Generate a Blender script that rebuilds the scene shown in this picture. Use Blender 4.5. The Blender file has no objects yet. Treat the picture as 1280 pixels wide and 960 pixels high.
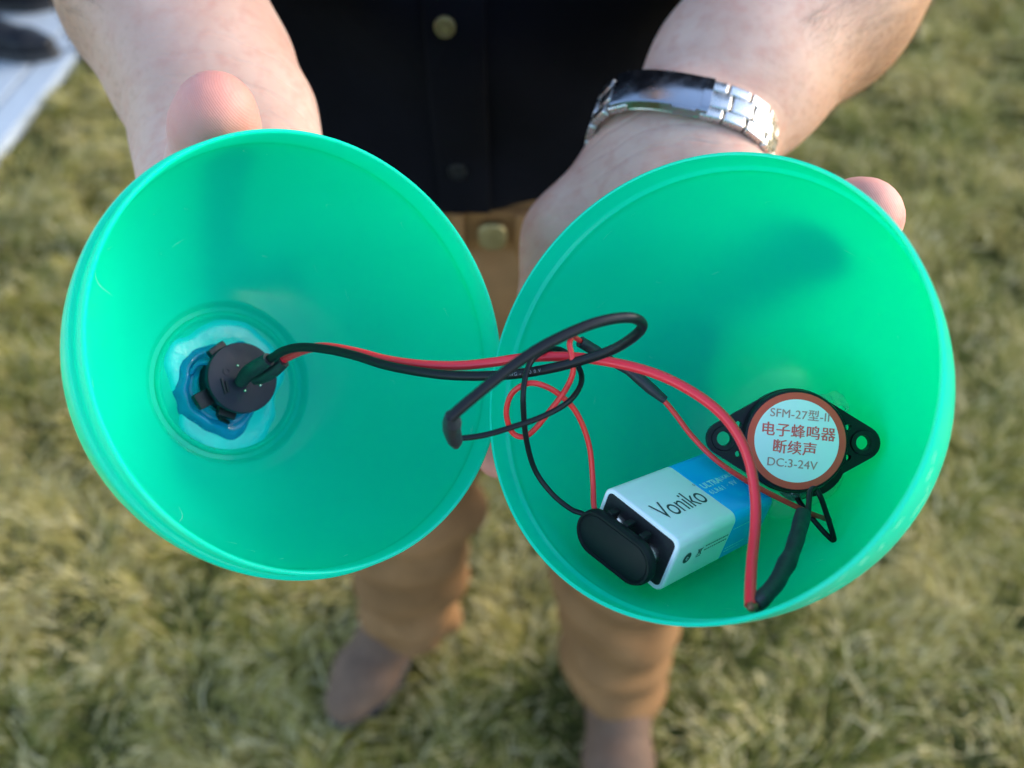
import bpy, bmesh, math, random
import numpy as np
from mathutils import Vector, Matrix

random.seed(7)
rng = np.random.default_rng(7)
SC = bpy.context.scene
COL = SC.collection

# ------------------------------------------------------------------ camera
CAM_H, PITCH, FPX = 1.35, math.radians(50), 1080.0
cam_data = bpy.data.cameras.new('camera')
cam = bpy.data.objects.new('camera', cam_data)
COL.objects.link(cam)
cam.location = (0, 0, CAM_H)
cam.rotation_euler = (math.radians(90) - PITCH, 0, 0)
cam_data.sensor_width = 36.0
cam_data.lens = 36.0 * FPX / 1280.0
cam_data.clip_start = 0.01
cam_data.clip_end = 1000
cam_data.dof.use_dof = True
cam_data.dof.focus_distance = 0.243
cam_data.dof.aperture_fstop = 8.0
SC.camera = cam

# ------------------------------------------------------------------ light
SUN_AZ, SUN_EL = math.radians(16), math.radians(22)      # azimuth from +X towards +Y
w = bpy.data.worlds.new('World')
SC.world = w
w.use_nodes = True
nt = w.node_tree
bg = nt.nodes['Background']
sky = nt.nodes.new('ShaderNodeTexSky')
sky.sky_type = 'NISHITA'
sky.sun_disc = False
sky.sun_elevation = SUN_EL
sky.sun_rotation = math.radians(90) - SUN_AZ
sky.air_density = 1.0
sky.dust_density = 0.8
sky.ozone_density = 1.0
nt.links.new(sky.outputs[0], bg.inputs[0])
bg.inputs[1].default_value = 0.15
sd = bpy.data.lights.new('sun', 'SUN')
sd.energy = 0.75
sd.angle = math.radians(32)
sd.color = (1.0, 0.87, 0.70)
sun = bpy.data.objects.new('sun', sd)
COL.objects.link(sun)
sdir = Vector((math.cos(SUN_AZ) * math.cos(SUN_EL), math.sin(SUN_AZ) * math.cos(SUN_EL), math.sin(SUN_EL)))
sun.rotation_euler = sdir.to_track_quat('Z', 'Y').to_euler()
SC.view_settings.view_transform = 'Standard'
SC.view_settings.look = 'None'
SC.view_settings.gamma = 1.0
SC.view_settings.exposure = 2.16
SC.cycles.use_denoising = True
SC.cycles.max_bounces = 10
SC.cycles.transmission_bounces = 6
SC.cycles.diffuse_bounces = 6

# ------------------------------------------------------------------ frames
cp, sp = math.cos(PITCH), math.sin(PITCH)
VIEW = Matrix(((1, 0, 0, 0), (0, sp, -cp, 0), (0, cp, sp, CAM_H), (0, 0, 0, 1)))   # viewer axes -> world


def vw(p):
    return VIEW @ Vector(p)


def at(u, v, d):
    """world point seen along the photo's (u, v) at real depth d metres"""
    return VIEW @ Vector(((u - 640) / FPX * d, -(v - 480) / FPX * d, -d))


def vdir(p):
    return (VIEW.to_3x3() @ Vector(p)).normalized()


def frame(o, x, y, z):
    m = Matrix.Identity(4)
    for i, a in enumerate((x, y, z)):
        for r in range(3):
            m[r][i] = a[r]
    for r in range(3):
        m[r][3] = o[r]
    return m


def axis_frame(o, z, xhint):
    z = Vector(z).normalized()
    x = Vector(xhint) - z * Vector(xhint).dot(z)
    x.normalize()
    return frame(o, x, z.cross(x), z)


# ------------------------------------------------------------------ objects
def tag(o, label=None, cat=None, group=None, kind=None):
    if label: o['label'] = label
    if cat: o['category'] = cat
    if group: o['group'] = group
    if kind: o['kind'] = kind
    return o


def thing(name, label, cat, mat=None, group=None):
    o = bpy.data.objects.new(name, None)
    COL.objects.link(o)
    o.empty_display_size = 0.02
    if mat is not None: o.matrix_world = mat
    o['mat'] = ''
    del o['mat']
    return tag(o, label, cat, group)


def link(name, me, mat=None, parent=None, smooth=None, local=None):
    """link a mesh as one object; vertices are in the parent's frame"""
    if mat is not None and len(me.materials) == 0: me.materials.append(mat)
    if smooth is not None:
        for p in me.polygons: p.use_smooth = True
        if smooth < 180: me.set_sharp_from_angle(angle=math.radians(smooth))
    o = bpy.data.objects.new(name, me)
    COL.objects.link(o)
    if parent is not None: o.parent = parent
    if local is not None: o.matrix_local = local
    return o


def mesh(name, verts, faces):
    me = bpy.data.meshes.new(name)
    me.from_pydata([tuple(v) for v in verts], [], faces)
    me.update()
    return me


def bm_mesh(name, bm):
    bmesh.ops.recalc_face_normals(bm, faces=bm.faces)
    me = bpy.data.meshes.new(name)
    bm.to_mesh(me)
    bm.free()
    return me


def lathe(name, prof, n=96, close=False):
    """revolve (r, z) points about z"""
    verts, faces, idx = [], [], []
    for r, z in prof:
        if r < 1e-7:
            idx.append([len(verts)] * n)
            verts.append((0, 0, z))
        else:
            idx.append(list(range(len(verts), len(verts) + n)))
            for i in range(n):
                a = 2 * math.pi * i / n
                verts.append((r * math.cos(a), r * math.sin(a), z))
    rows = len(prof)
    for k in range(rows if close else rows - 1):
        a, b = idx[k], idx[(k + 1) % rows]
        for i in range(n):
            j = (i + 1) % n
            q = [a[i], a[j], b[j], b[i]]
            q = [q[t] for t in range(4) if q[t] != q[t - 1]]
            if len(q) >= 3: faces.append(q)
    bm = bmesh.new()
    bm.from_mesh(mesh(name, verts, faces))
    return bm_mesh(name, bm)


def catmull(pts, per=10):
    P = [np.array(p, float) for p in pts]
    P = [2 * P[0] - P[1]] + P + [2 * P[-1] - P[-2]]
    out = []
    for i in range(1, len(P) - 2):
        a, b, c, d = P[i - 1:i + 3]
        # centripetal-ish: standard form is enough for these short spans
        for t in np.linspace(0, 1, per, endpoint=False):
            out.append(0.5 * (2 * b + (c - a) * t + (2 * a - 5 * b + 4 * c - d) * t * t + (3 * b - a - 3 * c + d) * t ** 3))
    out.append(P[-2])
    return np.array(out)


def tube(name, pts, rad, per=10, n=14, raw=False, caps=True):
    """smooth tube through pts; rad a number or one per control point"""
    C = np.array([tuple(p) for p in pts], float) if raw else catmull([tuple(p) for p in pts], per)
    if np.isscalar(rad):
        R = np.full(len(C), rad)
    else:
        R = np.interp(np.linspace(0, len(rad) - 1, len(C)), np.arange(len(rad)), rad)
    T = np.gradient(C, axis=0)
    T /= np.linalg.norm(T, axis=1)[:, None] + 1e-12
    u = np.cross(T[0], [0.3, 0.2, 0.93])
    u /= np.linalg.norm(u)
    verts, faces = [], []
    for i in range(len(C)):
        u = u - T[i] * (u @ T[i])
        u /= np.linalg.norm(u)
        v = np.cross(T[i], u)
        for k in range(n):
            a = 2 * math.pi * k / n
            verts.append(C[i] + R[i] * (math.cos(a) * u + math.sin(a) * v))
    for i in range(len(C) - 1):
        for k in range(n):
            j = (k + 1) % n
            faces.append((i * n + k, i * n + j, (i + 1) * n + j, (i + 1) * n + k))
    if caps:
        faces.append(tuple(reversed(range(n))))
        faces.append(tuple((len(C) - 1) * n + k for k in range(n)))
    bm = bmesh.new()
    bm.from_mesh(mesh(name, verts, faces))
    return bm_mesh(name, bm)


def prism(name, outline, z0, z1, bevel=0.0, holes=()):
    """closed outline in xy from z0 to z1 with a bevelled edge"""
    bm = bmesh.new()
    vs = [bm.verts.new((x, y, z0)) for x, y in outline]
    f = bm.faces.new(vs)
    r = bmesh.ops.extrude_face_region(bm, geom=[f])
    bmesh.ops.translate(bm, vec=(0, 0, z1 - z0), verts=[g for g in r['geom'] if isinstance(g, bmesh.types.BMVert)])
    bmesh.ops.recalc_face_normals(bm, faces=bm.faces)
    if bevel > 0:
        es = [e for e in bm.edges if abs(e.verts[0].co.z - e.verts[1].co.z) < 1e-9]
        bmesh.ops.bevel(bm, geom=es, offset=bevel, segments=3, profile=0.5, affect='EDGES')
    return bm_mesh(name, bm)


def rrect(w, h, r, n=6):
    """rounded rectangle outline, centred"""
    out = []
    for cx, cy, a0 in ((w / 2 - r, h / 2 - r, 0), (-w / 2 + r, h / 2 - r, 90), (-w / 2 + r, -h / 2 + r, 180), (w / 2 - r, -h / 2 + r, 270)):
        for i in range(n + 1):
            a = math.radians(a0 + 90 * i / n)
            out.append((cx + r * math.cos(a), cy + r * math.sin(a)))
    return out


def text_mesh(name, body, size, align='CENTER', thick=0.0, spacing=1.0):
    cu = bpy.data.curves.new(name, 'FONT')
    cu.body = body
    cu.size = size
    cu.align_x = align
    cu.align_y = 'CENTER'
    cu.space_character = spacing
    cu.offset = thick
    o = bpy.data.objects.new(name, cu)
    COL.objects.link(o)
    bpy.context.view_layer.update()
    dg = bpy.context.evaluated_depsgraph_get()
    me = bpy.data.meshes.new_from_object(o.evaluated_get(dg))
    bpy.data.objects.remove(o)
    bpy.data.curves.remove(cu)
    me.materials.clear()
    return me


def place(me, m):
    me.transform(m)
    return me


def join_meshes(name, mes):
    bm = bmesh.new()
    for m in mes: bm.from_mesh(m)
    me = bpy.data.meshes.new(name)
    bm.to_mesh(me)
    bm.free()
    return me


# ------------------------------------------------------------------ materials
def node(nt, kind, **kw):
    n = nt.nodes.new(kind)
    for k, v in kw.items(): setattr(n, k, v)
    return n


def new_mat(name):
    m = bpy.data.materials.new(name)
    m.use_nodes = True
    nt = m.node_tree
    return m, nt, nt.nodes['Principled BSDF'], nt.nodes['Material Output']


def noise(nt, scale, detail=4, rough=0.55, coord='Object', stretch=None):
    tc = node(nt, 'ShaderNodeTexCoord')
    src = tc.outputs[coord]
    if stretch:
        mp = node(nt, 'ShaderNodeMapping')
        mp.inputs['Scale'].default_value = stretch
        nt.links.new(src, mp.inputs[0])
        src = mp.outputs[0]
    n = node(nt, 'ShaderNodeTexNoise')
    n.inputs['Scale'].default_value = scale
    n.inputs['Detail'].default_value = detail
    n.inputs['Roughness'].default_value = rough
    nt.links.new(src, n.inputs['Vector'])
    return n.outputs['Fac']


def ramp(nt, fac, stops):
    r = node(nt, 'ShaderNodeValToRGB')
    e = r.color_ramp.elements
    while len(e) > 1: e.remove(e[-1])
    e[0].position, e[0].color = stops[0][0], (*stops[0][1], 1)
    for p, c in stops[1:]:
        x = e.new(p)
        x.color = (*c, 1)
    nt.links.new(fac, r.inputs[0])
    return r.outputs[0]


def mixc(nt, fac, a, b):
    m = node(nt, 'ShaderNodeMix', data_type='RGBA')
    for sock, v in ((0, fac), (6, a), (7, b)):
        if isinstance(v, bpy.types.NodeSocket): nt.links.new(v, m.inputs[sock])
        elif sock == 0: m.inputs[0].default_value = v
        else: m.inputs[sock].default_value = (*v, 1)
    return m.outputs[2]


def mrange(nt, fac, a, b, c, d):
    m = node(nt, 'ShaderNodeMapRange')
    nt.links.new(fac, m.inputs[0])
    for i, v in enumerate((a, b, c, d)): m.inputs[i + 1].default_value = v
    return m.outputs[0]


def bump(nt, fac, strength, dist, normal=None):
    b = node(nt, 'ShaderNodeBump')
    b.inputs['Strength'].default_value = strength
    b.inputs['Distance'].default_value = dist
    nt.links.new(fac, b.inputs['Height'])
    if normal is not None: nt.links.new(normal, b.inputs['Normal'])
    return b.outputs[0]


def plain(name, col, rough=0.5, rv=0.1, metal=0.0, var=0.15, scale=400, bmp=0.15, bdist=0.0002, spec=0.5, coat=0.0, stretch=None):
    m, nt, p, out = new_mat(name)
    f = noise(nt, scale, stretch=stretch)
    nt.links.new(mixc(nt, f, tuple(c * (1 - var) for c in col), tuple(min(1, c * (1 + var)) for c in col)), p.inputs['Base Color'])
    f2 = noise(nt, scale * 0.35, 5)
    nt.links.new(mrange(nt, f2, 0.3, 0.7, max(0.02, rough - rv), min(1, rough + rv * 1.2)), p.inputs['Roughness'])
    p.inputs['Metallic'].default_value = metal
    p.inputs['Specular IOR Level'].default_value = spec
    p.inputs['Coat Weight'].default_value = coat
    if bmp: nt.links.new(bump(nt, f, bmp, bdist), p.inputs['Normal'])
    return m


def shell_mat(name, col, tcol):
    m, nt, p, out = new_mat(name)
    f = noise(nt, 26, 3)
    nt.links.new(mixc(nt, f, tuple(c * 0.985 for c in col), tuple(c * 1.015 for c in col)), p.inputs['Base Color'])
    # moulded plastic, hand polished with fine scuffs
    sc = noise(nt, 900, 3, 0.6, stretch=(1, 0.12, 1))
    sc2 = noise(nt, 55, 4, 0.6)
    rr = mrange(nt, sc2, 0.35, 0.7, 0.12, 0.24)
    nt.links.new(rr, p.inputs['Roughness'])
    nt.links.new(bump(nt, sc2, 0.06, 0.0003, bump(nt, sc, 0.04, 0.0001)), p.inputs['Normal'])
    p.inputs['Specular IOR Level'].default_value = 0.32
    t = node(nt, 'ShaderNodeBsdfTranslucent')
    t.inputs[0].default_value = (*tcol, 1)
    mx = node(nt, 'ShaderNodeMixShader')
    mx.inputs[0].default_value = 0.41
    nt.links.new(p.outputs[0], mx.inputs[1])
    nt.links.new(t.outputs[0], mx.inputs[2])
    nt.links.new(mx.outputs[0], out.inputs[0])
    return m


M = {}
M['shell'] = shell_mat('green_plastic', (0.003, 0.71, 0.535), (0.004, 0.82, 0.40))
M['scratch'] = plain('pale_scuff', (0.35, 0.85, 0.68), 0.6, bmp=0)
M['black_plastic'] = plain('black_plastic', (0.008, 0.009, 0.011), 0.42, var=0.2, spec=0.3)
M['switch_cap'] = plain('dark_slate_plastic', (0.012, 0.014, 0.027), 0.5, var=0.2, spec=0.22)
M['snap_plate'] = plain('dark_vinyl', (0.004, 0.008, 0.008), 0.6, var=0.2, spec=0.2)
M['wire_black'] = plain('black_wire_jacket', (0.006, 0.007, 0.009), 0.40, rv=0.06, var=0.2, scale=700, spec=0.25, bmp=0.05)
M['wire_red'] = plain('red_wire_jacket', (0.78, 0.020, 0.036), 0.34, rv=0.06, var=0.06, scale=700, bmp=0.05)
M['wire_red_thin'] = plain('thin_red_wire_jacket', (0.70, 0.022, 0.025), 0.34, rv=0.06, var=0.06, scale=700, bmp=0.05)
M['sleeve'] = plain('heat_shrink', (0.014, 0.016, 0.022), 0.5, var=0.25, scale=500, bmp=0.35, bdist=0.0004)
M['copper'] = plain('solder', (0.22, 0.09, 0.05), 0.45, metal=0.5, var=0.2)
M['white_wrap'] = plain('white_battery_wrap', (0.78, 0.84, 0.86), 0.30, rv=0.02, var=0.01, bmp=0)
M['blue_wrap'] = plain('blue_battery_wrap', (0.004, 0.40, 0.88), 0.30, rv=0.02, var=0.02, bmp=0)
M['print_dark'] = plain('dark_print', (0.03, 0.04, 0.045), 0.5, bmp=0)
M['print_pale'] = plain('pale_blue_print', (0.45, 0.82, 0.97), 0.4, bmp=0)
M['print_red'] = plain('red_print', (0.90, 0.11, 0.10), 0.6, bmp=0)
M['print_grey'] = plain('grey_print', (0.56, 0.24, 0.22), 0.6, bmp=0)
M['print_pale_grey'] = plain('pale_grey_print', (0.20, 0.21, 0.23), 0.6, bmp=0)
M['end_plate'] = plain('black_fibre', (0.008, 0.008, 0.010), 0.7, var=0.3, scale=1500, bmp=0.4)
M['steel'] = plain('brushed_steel', (0.58, 0.57, 0.55), 0.26, metal=1.0, var=0.08, scale=900, bmp=0.08, stretch=(1, 0.08, 1))
M['tin'] = plain('nickel', (0.55, 0.53, 0.48), 0.22, metal=1.0, var=0.1)
M['clasp'] = plain('polished_steel', (0.36, 0.37, 0.40), 0.2, metal=1.0, var=0.06, bmp=0.02)
M['brass'] = plain('pale_brass', (0.26, 0.21, 0.10), 0.42, metal=0.7, var=0.15)
M['red_ring'] = plain('red_paper', (0.80, 0.075, 0.045), 0.55, var=0.08)
M['sticker'] = plain('white_sticker', (0.76, 0.80, 0.82), 0.45, rv=0.04, var=0.015, bmp=0)


def glue_mat(name, col, trans, rough=0.12):
    m, nt, p, out = new_mat(name)
    f = noise(nt, 180, 3)
    nt.links.new(mixc(nt, f, tuple(c * 0.7 for c in col), col), p.inputs['Base Color'])
    p.inputs['Roughness'].default_value = rough
    p.inputs['Transmission Weight'].default_value = trans
    p.inputs['IOR'].default_value = 1.45
    nt.links.new(bump(nt, noise(nt, 260, 4), 0.35, 0.0008), p.inputs['Normal'])
    return m


M['glue_blue'] = glue_mat('blue_glue', (0.010, 0.50, 0.90), 0.65)
M['glue_film'] = glue_mat('thin_pale_glue', (0.004, 0.74, 0.70), 0.1, 0.28)
M['glue_clear'] = glue_mat('clear_glue', (0.75, 0.95, 0.86), 0.85)


def cloth_mat(name, col, var, weave=1800, rough=0.9, big=14, sheen=0.0):
    m, nt, p, out = new_mat(name)
    f = noise(nt, big, 5)
    c = mixc(nt, mrange(nt, f, 0.3, 0.7, 0, 1), tuple(x * (1 - var) for x in col), tuple(x * (1 + var) for x in col))
    g = noise(nt, weave, 2)
    c = mixc(nt, mrange(nt, g, 0.35, 0.65, 0, 1), mixc(nt, 0.25, c, (0, 0, 0)), c)
    nt.links.new(c, p.inputs['Base Color'])
    p.inputs['Roughness'].default_value = rough
    p.inputs['Specular IOR Level'].default_value = 0.08
    p.inputs['Sheen Weight'].default_value = sheen
    b1 = bump(nt, noise(nt, 22, 4), 0.5, 0.006)
    nt.links.new(bump(nt, g, 0.3, 0.0004, b1), p.inputs['Normal'])
    return m


M['shirt'] = cloth_mat('black_shirt_cloth', (0.0030, 0.0032, 0.0054), 0.3)
M['trousers'] = cloth_mat('tan_cotton', (0.200, 0.108, 0.048), 0.25)
M['dark_trousers'] = cloth_mat('navy_cotton', (0.010, 0.012, 0.022), 0.25)
M['leather'] = plain('brown_leather', (0.110, 0.068, 0.045), 0.75, spec=0.15, var=0.35, scale=60, bmp=0.3, bdist=0.001)
M['belt'] = plain('brown_belt_leather', (0.16, 0.075, 0.022), 0.55, var=0.25, scale=80)
M['sole'] = plain('dark_rubber', (0.022, 0.022, 0.025), 0.7, var=0.2, scale=90)
M['black_leather'] = plain('black_leather', (0.006, 0.007, 0.010), 0.5, spec=0.2, var=0.3, scale=60)
M['hair'] = plain('dark_brown_hair', (0.035, 0.022, 0.014), 0.6, var=0.4, scale=300, bmp=0.5, bdist=0.003)
M['body_hair'] = plain('brown_arm_hair', (0.09, 0.055, 0.035), 0.6, bmp=0)
M['nail'] = plain('finger_nail', (0.62, 0.42, 0.36), 0.25, var=0.05, bmp=0.05)
M['eye'] = plain('eye_white', (0.7, 0.7, 0.7), 0.15, bmp=0)
M['glass_dark'] = plain('dark_dial', (0.01, 0.012, 0.02), 0.1, bmp=0)


def skin_mat():
    m, nt, p, out = new_mat('skin')
    f = noise(nt, 28, 5)
    c = mixc(nt, mrange(nt, f, 0.3, 0.7, 0, 1), (0.43, 0.26, 0.20), (0.53, 0.36, 0.285))
    mott = noise(nt, 160, 4)
    c = mixc(nt, mrange(nt, mott, 0.48, 0.70, 0, 0.6), c, (0.43, 0.225, 0.175))
    at_p = node(nt, 'ShaderNodeAttribute', attribute_name='pink')
    c = mixc(nt, at_p.outputs['Fac'], c, (0.50, 0.185, 0.155))
    at_t = node(nt, 'ShaderNodeAttribute', attribute_name='tan')
    c = mixc(nt, at_t.outputs['Fac'], c, (0.34, 0.185, 0.098))
    fr = node(nt, 'ShaderNodeMath', operation='MULTIPLY')
    nt.links.new(mrange(nt, noise(nt, 330, 5, 0.65), 0.50, 0.68, 0, 0.75), fr.inputs[0])
    nt.links.new(at_t.outputs['Fac'], fr.inputs[1])
    c = mixc(nt, fr.outputs[0], c, (0.20, 0.10, 0.055))
    nt.links.new(c, p.inputs['Base Color'])
    p.inputs['Subsurface Weight'].default_value = 0.35
    p.inputs['Subsurface Radius'].default_value = (1.0, 0.35, 0.2)
    p.inputs['Subsurface Scale'].default_value = 0.004
    nt.links.new(mrange(nt, f, 0.3, 0.7, 0.5, 0.65), p.inputs['Roughness'])
    p.inputs['Specular IOR Level'].default_value = 0.25
    # skin grain plus ridges on the finger pads
    g = noise(nt, 900, 4)
    b1 = bump(nt, g, 0.25, 0.0003, bump(nt, noise(nt, 60, 4, stretch=(1, 1, 2.2)), 0.3, 0.0016))
    # wrist and palm creases
    at_c = node(nt, 'ShaderNodeAttribute', attribute_name='crease')
    w2 = node(nt, 'ShaderNodeTexWave', wave_type='BANDS', bands_direction='Y')
    w2.inputs['Scale'].default_value = 34
    w2.inputs['Distortion'].default_value = 5.5
    w2.inputs['Detail'].default_value = 3
    w2.inputs['Detail Scale'].default_value = 0.9
    tc2 = node(nt, 'ShaderNodeTexCoord')
    nt.links.new(tc2.outputs['Object'], w2.inputs[0])
    cr = mrange(nt, w2.outputs['Fac'], 0.0, 0.22, 0, 1)
    inv = node(nt, 'ShaderNodeMath', operation='SUBTRACT')
    inv.inputs[0].default_value = 1.0
    nt.links.new(cr, inv.inputs[1])
    mc = node(nt, 'ShaderNodeMath', operation='MULTIPLY')
    nt.links.new(inv.outputs[0], mc.inputs[0])
    nt.links.new(at_c.outputs['Fac'], mc.inputs[1])
    sb = node(nt, 'ShaderNodeMath', operation='SUBTRACT')
    sb.inputs[0].default_value = 1.0
    nt.links.new(mc.outputs[0], sb.inputs[1])
    b1 = bump(nt, sb.outputs[0], 0.35, 0.0009, b1)
    tc = node(nt, 'ShaderNodeTexCoord')
    mp = node(nt, 'ShaderNodeMapping')
    mp.inputs['Rotation'].default_value = (0.3, 0.55, 0.0)
    wv = node(nt, 'ShaderNodeTexWave', wave_type='BANDS', bands_direction='X')
    wv.inputs['Scale'].default_value = 560
    wv.inputs['Distortion'].default_value = 2.2
    wv.inputs['Detail'].default_value = 1.5
    wv.inputs['Detail Scale'].default_value = 0.35
    nt.links.new(tc.outputs['Object'], mp.inputs[0])
    nt.links.new(mp.outputs[0], wv.inputs[0])
    mul = node(nt, 'ShaderNodeMath', operation='MULTIPLY')
    nt.links.new(wv.outputs['Fac'], mul.inputs[0])
    nt.links.new(at_p.outputs['Fac'], mul.inputs[1])
    nt.links.new(bump(nt, mul.outputs[0], 0.38, 0.00014, b1), p.inputs['Normal'])
    return m


M['skin'] = skin_mat()


# ------------------------------------------------------------------ distance fields for bodies and cloth
class Field:
    def __init__(self, lo, hi, h):
        self.lo, self.h = np.array(lo, float), h
        self.n = np.ceil((np.array(hi) - self.lo) / h).astype(int) + 1
        self.D = np.full(tuple(self.n), 0.05, np.float32)

    def sub(self, lo, hi):
        a = np.clip(np.floor((np.array(lo) - self.lo) / self.h).astype(int), 0, self.n - 1)
        b = np.clip(np.ceil((np.array(hi) - self.lo) / self.h).astype(int) + 1, 1, self.n)
        s = tuple(slice(x, y) for x, y in zip(a, b))
        ax = [(self.lo[i] + self.h * np.arange(a[i], b[i])).astype(np.float32) for i in range(3)]
        return s, np.meshgrid(*ax, indexing='ij', sparse=True)

    def cone(self, a, b, ra, rb, k=0.006, flat=None):
        a, b = np.array(tuple(a), float), np.array(tuple(b), float)
        m = max(ra, rb) + max(k, 2 * self.h) + 2 * self.h
        s, (X, Y, Z) = self.sub(np.minimum(a, b) - m, np.maximum(a, b) + m)
        d = b - a
        L = float(d @ d) + 1e-12
        px, py, pz = X - a[0], Y - a[1], Z - a[2]
        t = np.clip((px * d[0] + py * d[1] + pz * d[2]) / L, 0, 1)
        qx, qy, qz = px - t * d[0], py - t * d[1], pz - t * d[2]
        q2 = qx * qx + qy * qy + qz * qz
        if flat is not None:
            n, f = np.array(tuple(flat[0]), float), flat[1]
            n /= np.linalg.norm(n)
            c = qx * n[0] + qy * n[1] + qz * n[2]
            q2 = q2 + c * c * (1 / f ** 2 - 1)
        v = np.sqrt(q2) - (ra + (rb - ra) * t)
        if flat is not None: v = v * (0.5 + 0.5 * flat[1])
        old = self.D[s]
        hh = np.clip(0.5 + 0.5 * (old - v) / k, 0, 1)
        self.D[s] = old * (1 - hh) + v * hh - k * hh * (1 - hh)

    def chain(self, pts, rads, k=0.006, flat=None):
        for i in range(len(pts) - 1): self.cone(pts[i], pts[i + 1], rads[i], rads[i + 1], k, flat)

    def carve(self, lo, hi, fn):
        s, g = self.sub(lo, hi)
        self.D[s] = np.maximum(self.D[s], fn(*g))

    def mesh(self, name):
        D, h = self.D, self.h
        I = D < 0
        n0, n1, n2 = D.shape
        c = I[:-1, :-1, :-1].astype(np.int8)
        tot = np.zeros((n0 - 1, n1 - 1, n2 - 1), np.int8)
        for dx in (0, 1):
            for dy in (0, 1):
                for dz in (0, 1):
                    tot += I[dx:n0 - 1 + dx, dy:n1 - 1 + dy, dz:n2 - 1 + dz]
        cell = (tot > 0) & (tot < 8)
        ii, jj, kk = np.nonzero(cell)
        vid = np.full(cell.shape, -1, np.int32)
        vid[ii, jj, kk] = np.arange(len(ii))
        acc = np.zeros((len(ii), 3))
        cnt = np.zeros(len(ii))
        cor = [(dx, dy, dz) for dx in (0, 1) for dy in (0, 1) for dz in (0, 1)]
        for p in cor:
            for ax in range(3):
                if p[ax]: continue
                q = list(p)
                q[ax] = 1
                dp = D[ii + p[0], jj + p[1], kk + p[2]]
                dq = D[ii + q[0], jj + q[1], kk + q[2]]
                m = (dp < 0) != (dq < 0)
                t = np.where(m, dp / np.where(m, dp - dq, 1), 0)
                for a in range(3):
                    acc[:, a] += np.where(m, p[a] + (t if a == ax else 0), 0)
                cnt += m
        V = self.lo + h * (np.stack([ii, jj, kk], 1) + acc / cnt[:, None])
        F = []
        for ax in range(3):
            s0 = [slice(None)] * 3
            s1 = [slice(None)] * 3
            s0[ax], s1[ax] = slice(0, -1), slice(1, None)
            A, B = I[tuple(s0)], I[tuple(s1)]
            o1, o2 = (ax + 1) % 3, (ax + 2) % 3
            for flip, m in ((False, A & ~B), (True, ~A & B)):
                idx = np.stack(np.nonzero(m), 1)
                ok = (idx[:, o1] > 0) & (idx[:, o2] > 0) & (idx[:, o1] < D.shape[o1] - 1) & (idx[:, o2] < D.shape[o2] - 1)
                idx = idx[ok]
                q = []
                for d1, d2 in ((-1, -1), (0, -1), (0, 0), (-1, 0)):
                    c2 = idx.copy()
                    c2[:, o1] += d1
                    c2[:, o2] += d2
                    q.append(vid[c2[:, 0], c2[:, 1], c2[:, 2]])
                q = np.stack(q, 1)
                F.append(q[:, ::-1] if flip else q)
        F = np.concatenate(F)
        me = bpy.data.meshes.new(name)
        me.vertices.add(len(V))
        me.vertices.foreach_set('co', V.astype(np.float32).ravel())
        me.loops.add(len(F) * 4)
        me.loops.foreach_set('vertex_index', F.astype(np.int32).ravel())
        me.polygons.add(len(F))
        me.polygons.foreach_set('loop_start', np.arange(0, len(F) * 4, 4, dtype=np.int32))
        me.update(calc_edges=True)
        me.validate()
        return me


def relax(me, it=2):
    """Laplacian smoothing"""
    n = len(me.vertices)
    V = np.empty(n * 3, np.float32)
    me.vertices.foreach_get('co', V)
    V = V.reshape(-1, 3).astype(float)
    E = np.empty(len(me.edges) * 2, np.int32)
    me.edges.foreach_get('vertices', E)
    E = E.reshape(-1, 2)
    deg = np.bincount(E.ravel(), minlength=n)[:, None]
    for _ in range(it):
        S = np.zeros_like(V)
        for a in range(3):
            S[:, a] = np.bincount(E[:, 0], V[E[:, 1], a], n) + np.bincount(E[:, 1], V[E[:, 0], a], n)
        V = 0.4 * V + 0.6 * S / np.maximum(deg, 1)
    me.vertices.foreach_set('co', V.astype(np.float32).ravel())
    me.update()


def coords(me):
    V = np.empty(len(me.vertices) * 3, np.float32)
    me.vertices.foreach_get('co', V)
    return V.reshape(-1, 3).astype(float)


def normals(me):
    V = np.empty(len(me.vertices) * 3, np.float32)
    me.vertex_normals.foreach_get('vector', V)
    return V.reshape(-1, 3).astype(float)


def set_attr(me, name, vals):
    a = me.attributes.new(name, 'FLOAT', 'POINT')
    a.data.foreach_set('value', np.asarray(vals, np.float32))


def wrinkle(me, fn):
    V, N = coords(me), normals(me)
    me.vertices.foreach_set('co', (V + N * fn(V)[:, None]).astype(np.float32).ravel())
    me.update()


# ------------------------------------------------------------------ ground, pavement, lawn
def ground_mat():
    m, nt, p, out = new_mat('lawn_soil')
    a = noise(nt, 9, 6)
    c = ramp(nt, a, [(0.3, (0.036, 0.036, 0.010)), (0.5, (0.075, 0.072, 0.020)), (0.7, (0.13, 0.11, 0.042))])
    b = noise(nt, 120, 4, stretch=(1, 0.3, 1))
    c = mixc(nt, mrange(nt, b, 0.4, 0.7, 0, 0.6), c, (0.055, 0.075, 0.022))
    nt.links.new(c, p.inputs['Base Color'])
    p.inputs['Roughness'].default_value = 0.95
    p.inputs['Specular IOR Level'].default_value = 0.05
    nt.links.new(bump(nt, b, 0.8, 0.02), p.inputs['Normal'])
    return m


GW = 150
g = mesh('ground', [(-GW, -GW, -0.005), (GW, -GW, -0.005), (GW, GW, -0.005), (-GW, GW, -0.005)], [(0, 1, 2, 3)])
tag(link('ground', g, ground_mat()), kind='structure')

PAVE_X0 = -1.33     # lawn edge of the pavement at y = 1.88, drifting to the right further out
PAVE_SLOPE = 0.10


def pave_edge(y):
    return PAVE_X0 + PAVE_SLOPE * (y - 1.88)


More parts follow.
